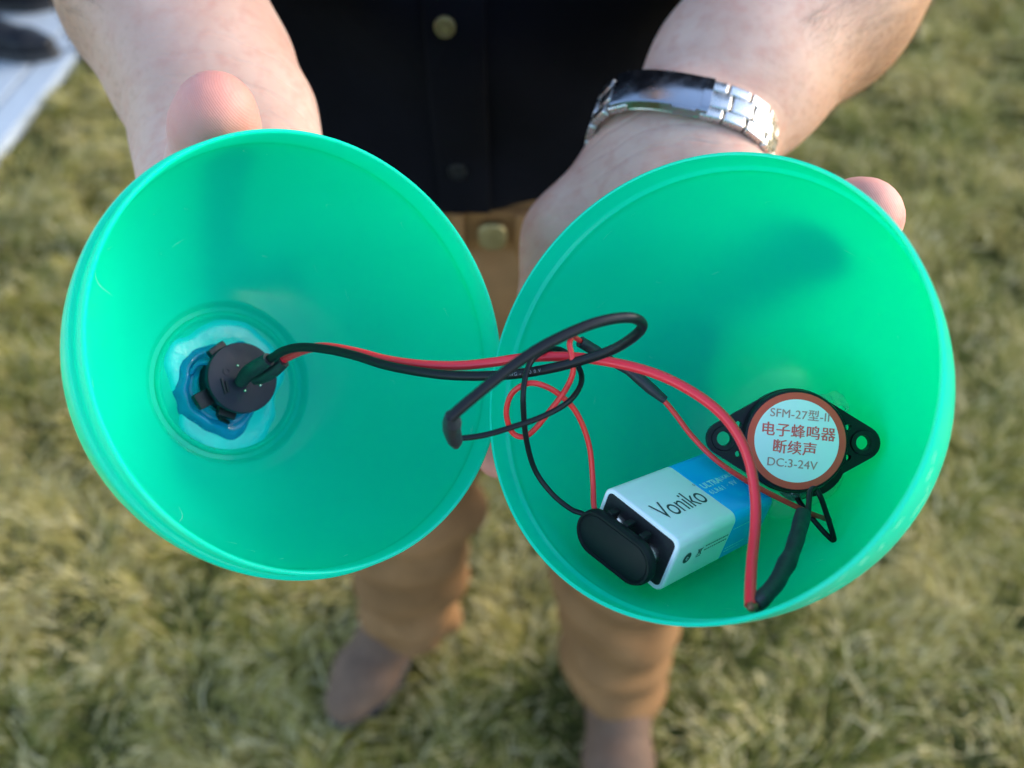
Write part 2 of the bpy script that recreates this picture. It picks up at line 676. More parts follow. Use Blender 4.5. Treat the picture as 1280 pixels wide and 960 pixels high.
def blade_mat():
    m, nt, p, out = new_mat('grass_blades')
    a = node(nt, 'ShaderNodeAttribute', attribute_name='tint')
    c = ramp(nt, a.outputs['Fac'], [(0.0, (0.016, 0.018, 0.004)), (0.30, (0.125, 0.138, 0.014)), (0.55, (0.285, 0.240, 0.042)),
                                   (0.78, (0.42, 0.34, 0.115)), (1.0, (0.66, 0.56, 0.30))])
    nt.links.new(c, p.inputs['Base Color'])
    p.inputs['Roughness'].default_value = 0.6
    p.inputs['Specular IOR Level'].default_value = 0.3
    t = node(nt, 'ShaderNodeBsdfTranslucent')
    nt.links.new(c, t.inputs[0])
    mx = node(nt, 'ShaderNodeMixShader')
    mx.inputs[0].default_value = 0.3
    nt.links.new(p.outputs[0], mx.inputs[1])
    nt.links.new(t.outputs[0], mx.inputs[2])
    nt.links.new(mx.outputs[0], out.inputs[0])
    return m


def value_noise(x, y, scale, seed):
    r = np.random.default_rng(seed)
    G = r.random((128, 128))
    u, v = x * scale + 1000, y * scale + 1000
    i, j = np.floor(u).astype(int), np.floor(v).astype(int)
    fu, fv = u - i, v - j
    fu, fv = fu * fu * (3 - 2 * fu), fv * fv * (3 - 2 * fv)
    i, j, i1, j1 = i % 128, j % 128, (i + 1) % 128, (j + 1) % 128
    return (G[i, j] * (1 - fu) + G[i1, j] * fu) * (1 - fv) + (G[i, j1] * (1 - fu) + G[i1, j1] * fu) * fv


def build_grass():
    N = 600000
    y = rng.random(N) * 4.6 - 0.25
    x = (rng.random(N) * 2 - 1) * (1.15 + 0.42 * np.maximum(y, 0)) * 1.05
    clump = value_noise(x, y, 11, 1) * 0.6 + value_noise(x, y, 27, 2) * 0.4
    keep = (x > pave_edge(y) + 0.012 - 0.03 * rng.random(N)) & (rng.random(N) < 0.06 + 1.9 * clump ** 1.7)
    x, y, clump = x[keep], y[keep], clump[keep]
    N = len(x)
    L = (0.016 + 0.044 * rng.random(N) ** 1.3) * (0.4 + 1.15 * clump)
    flow = value_noise(x, y, 5, 3) * 4 * math.pi + value_noise(x, y, 14, 4) * 3
    ang = flow + rng.normal(0, 0.9, N)
    lean = 0.5 + 0.75 * rng.random(N)
    straw = rng.random(N) < 0.035
    L = np.where(straw, L * 2.0, L)
    lean = np.where(straw, 1.15 + 0.2 * rng.random(N), lean)
    wdt = 0.0008 + 0.0011 * rng.random(N)
    dx, dy = np.cos(ang), np.sin(ang)
    sx, sy = -dy, dx
    lay = value_noise(x, y, 9, 6)
    tint = 0.06 + 0.50 * value_noise(x, y, 4.5, 7) + 0.34 * rng.random(N)
    dry = rng.random(N) < (0.14 + 0.32 * lay)
    green = np.clip((x - 0.2) * 0.6 + (y - 1.3) * 0.5, 0, 1)
    dry = dry & (rng.random(N) > 0.6 * green)
    tint = tint * (1 - 0.25 * green) + 0.10 * green
    tint = np.where(dry | straw, 0.66 + 0.34 * rng.random(N), tint)
    P = np.zeros((N, 7, 3), np.float32)
    T = np.zeros((N, 7), np.float32)
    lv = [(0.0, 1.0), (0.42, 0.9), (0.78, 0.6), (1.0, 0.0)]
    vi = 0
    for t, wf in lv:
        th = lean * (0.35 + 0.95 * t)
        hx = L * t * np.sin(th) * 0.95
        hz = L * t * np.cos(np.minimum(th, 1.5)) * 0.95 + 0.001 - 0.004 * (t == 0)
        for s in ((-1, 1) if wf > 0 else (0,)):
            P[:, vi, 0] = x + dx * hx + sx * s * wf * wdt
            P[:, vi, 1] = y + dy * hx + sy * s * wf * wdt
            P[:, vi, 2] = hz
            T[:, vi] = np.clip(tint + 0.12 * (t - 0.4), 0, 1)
            vi += 1
    base = (np.arange(N) * 7)[:, None]
    quads = np.concatenate([base + np.array([0, 1, 3, 2]), base + np.array([2, 3, 5, 4])])
    tris = base + np.array([4, 5, 6])
    me = bpy.data.meshes.new('grass')
    me.vertices.add(N * 7)
    me.vertices.foreach_set('co', P.ravel())
    loops = np.concatenate([quads.ravel(), tris.ravel()]).astype(np.int32)
    me.loops.add(len(loops))
    me.loops.foreach_set('vertex_index', loops)
    nq, ntri = len(quads), len(tris)
    me.polygons.add(nq + ntri)
    st = np.concatenate([np.arange(nq) * 4, nq * 4 + np.arange(ntri) * 3]).astype(np.int32)
    me.polygons.foreach_set('loop_start', st)
    me.update(calc_edges=True)
    set_attr(me, 'tint', T.ravel())
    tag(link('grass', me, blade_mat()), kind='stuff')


build_grass()


def build_pavement():
    base = plain('mortar', (0.20, 0.21, 0.22), 0.9, var=0.2, scale=60)
    slab = plain('pale_concrete', (0.30, 0.335, 0.37), 0.85, var=0.12, scale=40, bmp=0.3, bdist=0.002)
    y0, y1 = -2.0, 9.0
    W = 3.2
    ba = mesh('pavement', [(pave_edge(y0) - W, y0, 0.004), (pave_edge(y0), y0, 0.004), (pave_edge(y1), y1, 0.004), (pave_edge(y1) - W, y1, 0.004)], [(0, 1, 2, 3)])
    root = tag(link('pavement', ba, base), kind='structure')

    def block(w_, l_):
        bm = bmesh.new()
        bmesh.ops.create_cube(bm, size=1, matrix=Matrix.Diagonal((w_, l_, 0.03, 1)))
        es = [e for e in bm.edges if e.verts[0].co.z > 0 and e.verts[1].co.z > 0]
        bmesh.ops.bevel(bm, geom=es, offset=0.005, segments=2, affect='EDGES')
        me = bm_mesh('slab', bm)
        me.materials.append(slab)
        return me
    kerb, sl = block(0.092, 0.592), block(0.392, 0.592)
    ang = -math.atan(PAVE_SLOPE)
    ux = Vector((math.cos(ang), math.sin(ang), 0))
    uy = Vector((-math.sin(ang), math.cos(ang), 0))
    o = Vector((pave_edge(0.6), 0.6, 0))
    for j in range(7):
        for i in range(6):
            off = -0.05 if i == 0 else -0.1 - 0.4 * (i - 0.5)
            c = o + ux * off + uy * (0.6 * j + 0.3 + (0.3 if i % 2 else 0))
            b = bpy.data.objects.new('kerb_block' if i == 0 else 'slab', kerb if i == 0 else sl)
            COL.objects.link(b)
            b.parent = root
            b.location = (c.x, c.y, 0.012 + 0.002 * random.random())
            b.rotation_euler = (0, 0, ang)


build_pavement()

# ------------------------------------------------------------------ egg halves
EGG = {
    'L': dict(c=np.array([-.05, .01, -.2317]), n=np.array([.621, .137, .772]), R=.0615, a=.0765, e=2.3),
    'R': dict(c=np.array([.0426, .0017, -.2186]), n=np.array([-.579, .221, .785]), R=.0608, a=.0850, e=2.2),
}
for k, E_ in EGG.items():
    E_['n'] = E_['n'] / np.linalg.norm(E_['n'])
    E_['C'] = np.array(vw(E_['c']))
    E_['N'] = np.array(vdir(E_['n']))
    E_['M'] = axis_frame(Vector(E_['C']), Vector(E_['N']), (0, 0, 1))


def egg_dist(k, X, Y, Z):
    """signed distance (approx.) to the solid egg half, outer surface"""
    E_ = EGG[k]
    dx, dy, dz = X - E_['C'][0], Y - E_['C'][1], Z - E_['C'][2]
    t = -(dx * E_['N'][0] + dy * E_['N'][1] + dz * E_['N'][2])
    r = np.sqrt(np.maximum(dx * dx + dy * dy + dz * dz - t * t, 1e-12))
    tt = np.maximum(t, 0) / E_['a']
    Fv = (r / E_['R']) ** 2 + tt ** E_['e'] - 1
    gr = np.sqrt((2 * r / E_['R'] ** 2) ** 2 + (E_['e'] * np.maximum(tt, 1e-4) ** (E_['e'] - 1) / E_['a']) ** 2) + 1e-6
    return np.maximum(Fv / gr, -t - 0.001), t


def hold(k, p, rad):
    """move a finger joint so that a finger of radius rad rests on the egg"""
    p = np.array(tuple(p), float)
    for _ in range(25):
        d = float(egg_dist(k, *p)[0])
        g_ = np.array([float(egg_dist(k, *(p + 1e-5 * np.eye(3)[i]))[0]) - d for i in range(3)]) / 1e-5
        g_ /= np.linalg.norm(g_) + 1e-9
        p = p + g_ * (rad * 0.96 - d) * 0.6
    return Vector(p)


def egg_profile(k):
    E_ = EGG[k]
    R, a, e = E_['R'], E_['a'], E_['e']
    f = lambda t, RR: RR * max(0.0, 1 - (t / a) ** e) ** 0.5
    pr = []
    th = 0.0020 if k == 'L' else 0.0014
    if k == 'L':                                   # male half: recessed lip outside
        pr += [(0.0590, -0.0002), (0.0595, 0.0), (0.0600, -0.0004), (0.0601, -0.0060), (0.0603, -0.0066), (0.0612, -0.0069), (0.06155, -0.0076)]
        tb = 0.0688
        pr += [(f(t, R + .0003), -t) for t in np.linspace(0.010, tb, 30)]
        rb = f(tb, R)
        pr += [(rb - 0.0006, -tb - 0.0016), (rb - 0.0016, -tb - 0.0026), (rb - 0.006, -tb - 0.003), (0.004, -tb - 0.0034), (0, -tb - 0.0034)]
        ri = rb - 0.0012
        pr += [(0, -tb - 0.0020), (0.0212, -tb - 0.0020), (0.0219, -tb - 0.0016), (0.0222, -tb - 0.0006), (0.0228, -tb - 0.0002), (0.0236, -tb - 0.0005), (0.0240, -tb - 0.0012), (ri - 0.0020, -tb - 0.0014),
               (ri - 0.0014, -tb - 0.0008), (ri - 0.0008, -tb + 0.0004), (ri + 0.0002, -tb + 0.0012)]
        pr += [(f(t, R + .0003) - th, -t) for t in np.linspace(tb - 0.0022, 0.0095, 30)]
        pr += [(0.0588, -0.0080), (0.0584, -0.0070), (0.0586, -0.0058), (0.0588, -0.0006)]
    else:                                          # female half: stepped inside
        pr += [(0.0598, -0.0002), (0.0603, 0.0), (0.0608, -0.0004)]
        tb = 0.0815
        pr += [(f(t, R), -t) for t in np.linspace(0.003, tb, 36)]
        pr += [(0.010, -a + 0.0006), (0, -a + 0.0004), (0, -a + 0.0018), (0.010, -a + 0.0021)]
        pr += [(max(0.0105, f(t, R) - th), -t) for t in np.linspace(tb - 0.001, 0.0086, 36)]
        pr += [(0.0588, -0.0078), (0.0590, -0.0072), (0.0596, -0.0068), (0.0598, -0.0060), (0.0598, -0.0010)]
    return pr


def build_egg(k, label):
    me = lathe('plastic_egg_half', egg_profile(k), 160, close=True)
    o = link('plastic_egg_half', me, M['shell'], smooth=50)
    o.matrix_world = EGG[k]['M']
    return tag(o, label, 'plastic egg', 'two halves of the opened egg')


eggL = build_egg('L', 'green plastic egg half with the black push switch glued into its base')
eggR = build_egg('R', 'green plastic egg half holding the battery and the round buzzer')


def inner_point(k, az, t, lift=0.00012):
    """point on the inside wall, egg frame"""
    E_ = EGG[k]
    r = E_['R'] * (1 - (t / E_['a']) ** E_['e']) ** 0.5 - (0.0017 if k == 'L' else 0.0014) - lift
    return Vector((r * math.cos(az), r * math.sin(az), -t))


def scratches(k, specs, parent):
    for az, t, daz, dt, wd in specs:
        verts, faces, b = [], [], 0
        n = 8
        for i in range(n + 1):
            s = i / n
            p = inner_point(k, az + daz * s + 0.02 * math.sin(4 * s), t + dt * s)
            wv = wd * math.sin(math.pi * min(max(s, 0.04), 0.96))
            q = inner_point(k, az + daz * s + 0.02 * math.sin(4 * s) - dt / (abs(daz) * 0.05 + abs(dt) + 1e-6) * wv / 0.05, t + dt * s + wv * (abs(daz) * 0.05) / (abs(daz) * 0.05 + abs(dt) + 1e-6))
            verts += [p, q]
        for i in range(n): faces.append((b + 2 * i, b + 2 * i + 1, b + 2 * i + 3, b + 2 * i + 2))
        link('scuff_mark', mesh('scuff_mark', verts, faces), M['scratch'], parent)


def egg_az(k, u, v):
    """(azimuth, depth) of the inside wall seen along photo point (u, v)"""
    E_ = EGG[k]
    Mi = E_['M'].inverted()
    o = Mi @ Vector((0, 0, CAM_H))
    d = Mi @ at(u, v, 1.0) - o
    for s in np.linspace(0.15, 0.35, 3000):
        p = o + d * s
        t = -p.z
        if t > 0.001:
            tt = min(t / E_['a'], 0.999)
            r = E_['R'] * (1 - tt ** E_['e']) ** 0.5 - 0.0014
            if math.hypot(p.x, p.y) > r: return math.atan2(p.y, p.x), t
    return 0, 0.03


def scuff_px(k, lst, parent):
    sp_ = []
    for u0, v0, u1, v1, wd in lst:
        a0, t0 = egg_az(k, u0, v0)
        a1, t1 = egg_az(k, u1, v1)
        da = (a1 - a0 + math.pi) % (2 * math.pi) - math.pi
        sp_.append((a0, t0, da, t1 - t0, wd))
    scratches(k, sp_, parent)


scuff_px('L', [(214, 309, 229, 297, .00010), (117, 335, 138, 372, .00009), (222, 634, 226, 656, .00012), (205, 558, 234, 574, .00010), (425, 699, 437, 694, .00010), (211, 578, 219, 583, .0001), (348, 701, 352, 699, .00015)], eggL)

def outer_scuffs(k, u, v, d, n, parent):
    E_ = EGG[k]
    q = E_['M'].inverted() @ at(u, v, d)
    a0 = math.atan2(q.y, q.x)
    r_ = random.Random(11)
    for _ in range(n):
        az, t, da, dt, wd = a0 + r_.uniform(-.55, .55), r_.uniform(.003, .022), r_.uniform(.02, .10), r_.uniform(-.002, .002), r_.uniform(.00012, .0003)
        vs, fs = [], []
        for i in range(7):
            s_ = i / 6
            tt = max(.001, t + dt * s_)
            w_ = wd * math.sin(math.pi * min(max(s_, .05), .95))
            for sg in (-1, 1):
                rr = E_['R'] * (1 - ((tt + sg * w_) / E_['a']) ** E_['e']) ** .5 + .00012
                vs.append((rr * math.cos(az + da * s_), rr * math.sin(az + da * s_), -(tt + sg * w_)))
        for i in range(6): fs.append((2 * i, 2 * i + 1, 2 * i + 3, 2 * i + 2))
        link('scuff_mark', mesh('scuff_mark', vs, fs), M['scratch'], parent)


outer_scuffs('R', 1140, 630, .235, 16, eggR)
_r = random.Random(5)
for _k, _o in (('L', eggL), ('R', eggR)):
    scratches(_k, [(_r.uniform(0, 6.28), _r.uniform(.012, .058), _r.uniform(-.09, .09), _r.uniform(-.003, .003), _r.uniform(.00004, .00010)) for _ in range(26)], _o)

# ------------------------------------------------------------------ push switch in the left half
SW = axis_frame(Vector(EGG['L']['C']) - 0.0700 * Vector(EGG['L']['N']), EGG['L']['N'], vdir((-1, -0.25, 0)))
switch = thing('push_switch', 'round black push switch glued into the base of the left egg half', 'switch', SW)
link('switch_body', lathe('switch_body', [(0, 0), (0.0104, 0), (0.0104, 0.0018), (0.0104, 0.0022), (0.0104, 0.0075), (0.0109, 0.0080), (0.0109, 0.0092), (0.0095, 0.0094), (0, 0.0094)], 48), M['black_plastic'], switch, 40)
link('cap', lathe('cap', [(0, 0.0095), (0.0110, 0.0095), (0.0114, 0.0099), (0.0114, 0.0117), (0.0112, 0.0120), (0.0106, 0.0121), (0, 0.0121)], 56), M['switch_cap'], switch, 40)


def bx(name, w_, l_, h_, bev=0.0002):
    return prism(name, rrect(w_, l_, min(w_, l_) * 0.15, 3), -h_ / 2, h_ / 2, bev)


for a0, wd, ln, z in ((0.30, 0.0052, 0.0050, 0.0066), (-1.15, 0.0060, 0.0026, 0.0086), (1.05, 0.0058, 0.0022, 0.0050)):
    me = bx('side_tab', ln, wd, 0.0030)
    link('side_tab', place(me, Matrix.Rotation(a0, 4, 'Z') @ Matrix.Translation((0.0110 + ln / 2 - 0.0006, 0, z))), M['black_plastic'], switch, 40)
for dx, dy, dw, dl in ((0.0070, 0.0014, 0.0008, 0.0050),):
    me = bx('slot_rib', dw, dl, 0.0006, 0.0001)
    link('slot_rib', place(me, Matrix.Translation((dx, dy, 0.0124))), M['black_plastic'], switch, 40)
    me = bx('slot_rib', dw, dl * 0.7, 0.0006, 0.0001)
    link('slot_rib', place(me, Matrix.Translation((dx - 0.0011, dy + 0.0004, 0.0124))), M['black_plastic'], switch, 40)
me = lathe('mould_mark', [(0.0007, 0), (0.0012, 0.0), (0.0012, 0.00025), (0.0007, 0.00025)], 20, close=True)
link('mould_mark', place(me, Matrix.Translation((0.0048, -0.0030, 0.0121))), M['switch_cap'], switch, 40)
SWi = SW.inverted()
capP = lambda u, v, d: tuple(SWi @ at(u, v, d))
# the two terminals under heat shrink
link('heat_shrink_sleeve', tube('heat_shrink_sleeve', [capP(301, 478, .2735), capP(310, 466, .2705), capP(322, 458, .2665), capP(336, 449, .2640)], [0.0021, 0.0024, 0.0024, 0.0021], n=18), M['sleeve'], switch, 60)
link('heat_shrink_sleeve', tube('heat_shrink_sleeve', [capP(318, 474, .2735), capP(330, 470, .2715), capP(342, 463, .2690), capP(355, 452, .2670)], [0.0019, 0.0022, 0.0022, 0.0019], n=18), M['sleeve'], switch, 60)
for u, v in ((300, 456), (310, 487), (336, 478)):
    q = capP(u, v, .2742)
    me = lathe('solder_dot', [(0, 0.0004), (0.0004, 0.0003), (0.0005, 0), (0, -0.0002)], 10)
    link('solder_dot', place(me, Matrix.Translation((q[0], q[1], 0.0123))), M['tin'], switch, 60)


def glue_blob(name, seed, r_in, r_out, h, n=64, m=9):
    r = np.random.default_rng(seed)
    ph = r.random(6) * 6.28
    jag = r.normal(0, .12, n)
    for _ in range(9): jag = (np.roll(jag, 1) + jag + np.roll(jag, -1)) / 3
    verts, faces = [], []
    for i in range(n):
        a = 2 * math.pi * i / n
        wob = 1 + jag[i] + 0.09 * math.sin(2 * a + ph[0]) + 0.06 * math.sin(3 * a + ph[1]) + 0.04 * math.sin(5 * a + ph[2])
        hw = 1 + 0.30 * math.sin(2 * a + ph[3]) + 0.2 * math.sin(5 * a + ph[4])
        for j in range(m):
            s = j / (m - 1)
            rr = r_in + (r_out * wob - r_in) * s
            z = h * hw * (1 - s ** 2.2) * (0.75 + 0.25 * math.sin(s * 9 + ph[5])) + 0.0004 * (s < 1) - 0.0006 * (s == 1)
            verts.append((rr * math.cos(a), rr * math.sin(a), z))
    for i in range(n):
        for j in range(m - 1):
            i2 = (i + 1) % n
            faces.append((i * m + j, i * m + j + 1, i2 * m + j + 1, i2 * m + j))
    return mesh(name, verts, faces)


film = glue_blob('glue', 21, 0.0095, 0.0214, 0.0015, n=120)
link('glue_film', place(film, Matrix.Translation((0.0006, 0.0004, -0.0007))), M['glue_film'], switch, 180)
gb = glue_blob('glue', 4, 0.0095, 0.0160, 0.0038, n=120)
place(gb, Matrix.Translation((0.0026, 0.0012, -0.0006)))
link('glue', gb, M['glue_blue'], switch, 180)
for a0, z in ((2.2, .004), (0.75, .0035), (5.4, .004)):
    me = tube('glue_string', [(0.0095 * math.cos(a0), 0.0095 * math.sin(a0), z + .002), (0.0125 * math.cos(a0 + .2), 0.0125 * math.sin(a0 + .2), z), (0.0135 * math.cos(a0 + .5), 0.0135 * math.sin(a0 + .5), z - .002)], [0.0012, 0.0009, 0.0006], n=10)
    link('glue_string', me, M['black_plastic'] if a0 < 5 else M['glue_blue'], switch, 180)

# ------------------------------------------------------------------ battery
BL, BW, BT = 0.0462, 0.0265, 0.0175
bx_, by_, bz_ = vdir((.7212, .1595, -.6741)), vdir((.6501, -.492, .579)), vdir((-.2393, -.8558, -.4585))
BO = vw((.0265, -.0276, -.2368))
# battery frame: x along the length (terminal end -> base), y across, z out of the printed face
BATT = frame(BO + bx_ * (BL / 2) + by_ * (BW / 2) + bz_ * (BT / 2), bx_, -by_, -bz_)
batt = thing('battery', 'white and blue block battery lying in the right egg half', 'battery', BATT)
TO_X = Matrix(((0, 0, 1, 0), (1, 0, 0, 0), (0, 1, 0, 0), (0, 0, 0, 1)))   # prism z -> battery x, prism xy -> battery yz
SPLIT = -BL / 2 + BL * 0.565
wr = 0.0026
cas = prism('wrap', rrect(BW, BT, wr, 6), -BL / 2 + 0.0006, SPLIT, 0.0)
link('white_wrap', place(cas, TO_X), M['white_wrap'], batt, 35)
cas = prism('wrap', rrect(BW, BT, wr, 6), SPLIT, BL / 2, 0.0007)
link('blue_wrap', place(cas, TO_X), M['blue_wrap'], batt, 35)
# crimped rim round the terminal end
bm = bmesh.new()
o1, o2 = rrect(BW, BT, wr, 6), rrect(BW - 0.0024, BT - 0.0024, wr - 0.0009, 6)
o3 = rrect(BW - 0.0008, BT - 0.0008, wr - 0.0004, 6)
rings = [[(x, y, -BL / 2 + 0.0006) for x, y in o1], [(x, y, -BL / 2 - 0.0002) for x, y in o1], [(x, y, -BL / 2 - 0.0006) for x, y in o3], [(x, y, -BL / 2 - 0.0004) for x, y in o2], [(x, y, -BL / 2 + 0.0022) for x, y in o2]]
rv = [[bm.verts.new(p) for p in r_] for r_ in rings]
n_ = len(o1)
for a_, b_ in zip(rv, rv[1:]):
    for i in range(n_): bm.faces.new((a_[i], a_[(i + 1) % n_], b_[(i + 1) % n_], b_[i]))
link('crimped_rim', place(bm_mesh('crimped_rim', bm), TO_X), M['white_wrap'], batt, 50)
ep = prism('end_plate', rrect(BW - 0.0022, BT - 0.0022, wr - 0.0009, 6), -BL / 2 - 0.0001 + 0.0001, -BL / 2 + 0.0004, 0)
link('end_plate', place(ep, TO_X @ Matrix.Translation((0, 0, -0.00025))), M['end_plate'], batt)
TX = Matrix.Rotation(-math.pi / 2, 4, 'Y')     # lathe z -> -x (out of the terminal end)
for yy, r0 in ((0.0064, 0.0038), (-0.0064, 0.0029)):
    t_ = lathe('terminal', [(r0, 0), (r0 * 1.05, 0.0010), (r0 * 0.9, 0.0026), (r0, 0.0030), (r0 * 0.8, 0.0031), (r0 * 0.72, 0.0018), (0, 0.0018)], 12 if r0 > .003 else 24)
    link('terminal', place(t_, Matrix.Translation((-BL / 2 + 0.0001, yy, 0)) @ TX), M['tin'], batt, 40)


def print_on(parent, name, body, size, mat, m, **kw):
    me = text_mesh(name, body, size, **kw)
    return link(name, place(me, m), mat, parent)


# lettering on the broad face: reads along +x, tops towards +y
def face_top(x, y, rz=0):
    return Matrix.Translation((x, y, BT / 2 + 0.00006)) @ Matrix.Rotation(rz, 4, 'Z')


def face_side(x, z, rz=0):    # the long narrow side at -y, reads along +x
    return Matrix.Translation((x, -BW / 2 - 0.00006, z)) @ Matrix.Rotation(math.pi / 2, 4, 'X') @ Matrix.Rotation(rz, 4, 'Z')


print_on(batt, 'brand_lettering', 'Voniko', 0.0094, M['print_dark'], face_top(-BL / 2 + 0.0030, -0.0020) @ Matrix.Translation((0.0002, 0, 0)) @ Matrix.Diagonal((0.80, 1, 1, 1)), align='LEFT', thick=-0.00003, spacing=0.95)
bm = bmesh.new()
ra = [(0.00042, 0.00030)]
vs = [[bm.verts.new((r_ * math.cos(i / 16 * 6.2832), r_ * math.sin(i / 16 * 6.2832), 0)) for i in range(16)] for r_ in ra[0]]
for i in range(16): bm.faces.new((vs[0][i], vs[0][(i + 1) % 16], vs[1][(i + 1) % 16], vs[1][i]))
link('trademark_ring', place(bm_mesh('trademark_ring', bm), face_top(SPLIT - 0.0006, 0.0022)), M['print_dark'], batt)
print_on(batt, 'small_lettering', 'ULTRA', 0.0030, M['print_pale'], face_top(SPLIT + 0.0011, 0.0004), align='LEFT', thick=0.00010)
print_on(batt, 'small_lettering', 'ALKALINE', 0.0021, M['print_pale'], face_top(SPLIT + 0.0092, 0.0006), align='LEFT', thick=0.00003)
print_on(batt, 'small_lettering', '6LR61 · 9V', 0.0026, M['print_pale'], face_top(SPLIT + 0.0011, -0.0026), align='LEFT', thick=0.00003, spacing=1.15)
dk = lathe('round_mark', [(0, 0), (0.00175, 0)], 28)
link('round_mark', place(dk, face_side(-BL / 2 + 0.0062, 0.0012)), M['print_dark'], batt)
print_on(batt, 'round_mark_letter', 'e', 0.0026, M['white_wrap'], face_side(-BL / 2 + 0.0062, 0.0012) @ Matrix.Translation((0, 0, 0.00005)))
# crossed-out bin mark and rows of fine print
bm = bmesh.new()


def bar2(bm, x0, y0, x1, y1, wd):
    d = Vector((x1 - x0, y1 - y0))
    n2 = Vector((-d.y, d.x)).normalized() * wd / 2
    bm.faces.new([bm.verts.new((x0 + n2.x, y0 + n2.y, 0)), bm.verts.new((x0 - n2.x, y0 - n2.y, 0)), bm.verts.new((x1 - n2.x, y1 - n2.y, 0)), bm.verts.new((x1 + n2.x, y1 + n2.y, 0))])


for a_ in ((-.0012, .0012, .0012, -.0012), (-.0012, -.0012, .0012, .0012), (-.0008, .0009, .0008, .0009), (-.0007, .0008, -.0005, -.0010), (.0007, .0008, .0005, -.0010), (-.0010, -.0015, .0010, -.0015)):
    bar2(bm, *a_, 0.00028)
link('bin_mark', place(bm_mesh('bin_mark', bm), face_side(-BL / 2 + 0.0120, 0.0012)), M['print_dark'], batt)
fine = []
for row, zz in enumerate((0.0024, 0.0010)):
    x_ = -BL / 2 + 0.0142
    while x_ < SPLIT - 0.0016:
        w_ = 0.0004 + 0.0006 * random.random()
        b_ = bmesh.new()
        bar2(b_, 0, 0, w_, 0, 0.00042)
        fine.append(place(bm_mesh('fine', b_), face_side(x_, zz)))
        x_ += w_ + 0.00028
link('fine_print', join_meshes('fine_print', fine), M['print_dark'], batt)
fine = []
for zz, xa, xb, mat_ in ((-0.0034, SPLIT + 0.001, SPLIT + 0.011, 0), (-0.0046, SPLIT + 0.001, SPLIT + 0.009, 0), (0.0036, SPLIT + 0.001, SPLIT + 0.012, 0)):
    x_ = xa
    while x_ < xb:
        w_ = 0.0004 + 0.0007 * random.random()
        b_ = bmesh.new()
        bar2(b_, 0, 0, w_, 0, 0.00036)
        fine.append(place(bm_mesh('fine', b_), face_side(x_, zz)))
        x_ += w_ + 0.0003
link('fine_print', join_meshes('fine_print', fine), M['print_pale'], batt)

# ------------------------------------------------------------------ battery snap connector
CONF = BATT @ Matrix.Translation((-BL / 2 - 0.0046, 0.0012, -0.0016)) @ Matrix.Rotation(-math.pi / 2, 4, 'Y') @ Matrix.Rotation(math.pi / 2, 4, 'Z') @ Matrix.Rotation(math.radians(3), 4, 'Z')
conn = thing('battery_connector', 'dark oval snap connector on the end of the battery', 'connector', CONF)
pill = lambda w_, h_: rrect(w_, h_, h_ / 2 - 1e-5, 12)
link('backing_plate', prism('backing_plate', pill(0.0262, 0.0134), 0, 0.0024, 0.0005), M['snap_plate'], conn, 40)
link('face_plate', prism('face_plate', pill(0.0232, 0.0104), 0.0018, 0.00262, 0.0002), M['snap_plate'], conn, 40)
# raised bead round the face
bm = bmesh.new()
oo = [pill(0.0262 - q, 0.0134 - q) for q in (0.0002, 0.0008, 0.0018, 0.0024)]
rv = [[bm.verts.new((x, y, z)) for x, y in o_] for o_, z in zip(oo, (0.0022, 0.0030, 0.0030, 0.0024))]
n_ = len(oo[0])
for a_, b_ in zip(rv, rv[1:]):
    for i in range(n_): bm.faces.new((a_[i], a_[(i + 1) % n_], b_[(i + 1) % n_], b_[i]))
link('rim_bead', bm_mesh('rim_bead', bm), M['snap_plate'], conn, 60)
for sx, r0 in ((-0.0064, 0.0036), (0.0064, 0.0042)):
    s_ = lathe('snap', [(r0 * .8, -0.0032), (r0, -0.0030), (r0 * .95, -0.0012), (r0 * 1.1, 0.0), (0, 0.0)], 16)
    link('snap', place(s_, Matrix.Translation((sx, 0, 0))), M['tin'], conn, 40)
for k_ in range(3):
    t_ = bx('clip_tab', 0.0018, 0.0018, 0.0034)
    link('clip_tab', place(t_, Matrix.Translation((-0.0060 + 0.0056 * k_, -0.0066, -0.0012))), M['snap_plate'], conn, 40)


def in_frame(Mx, pts):
    Mi = Mx.inverted()
    return [tuple(Mi @ at(*p)) for p in pts]


red_lead = [(744, 640, .2405), (742, 628, .2415), (741, 600, .243), (736, 555, .240), (720, 515, .236), (695, 490, .232), (668, 479, .230), (649, 484, .231), (637, 497, .233), (633, 518, .2355),
            (640, 540, .2385), (654, 546, .239), (668, 537, .2375), (690, 510, .234), (707, 487, .2315), (716, 466, .229), (715, 446, .2275), (712, 430, .2285), (716, 421, .233), (725, 426, .237)]
link('red_lead', tube('red_lead', in_frame(CONF, red_lead), 0.00078, n=12), M['wire_red_thin'], conn, 180)
black_lead = [(735, 646, .241), (728, 642, .242), (713, 636, .2435), (690, 617, .244), (669, 588, .2425), (658, 550, .2355), (654, 505, .2285), (656, 475, .2275), (664, 452, .229), (680, 439, .234),
              (695, 436, .2385), (708, 441, .240), (720, 454, .2385), (727, 470, .235), (723, 487, .230), (707, 505, .2255), (675, 522, .2225), (640, 534, .221), (605, 544, .2205), (574, 548, .2205), (566, 547, .2206)]
link('black_lead', tube('black_lead', in_frame(CONF, black_lead), 0.00078, n=12), M['wire_black'], conn, 180)

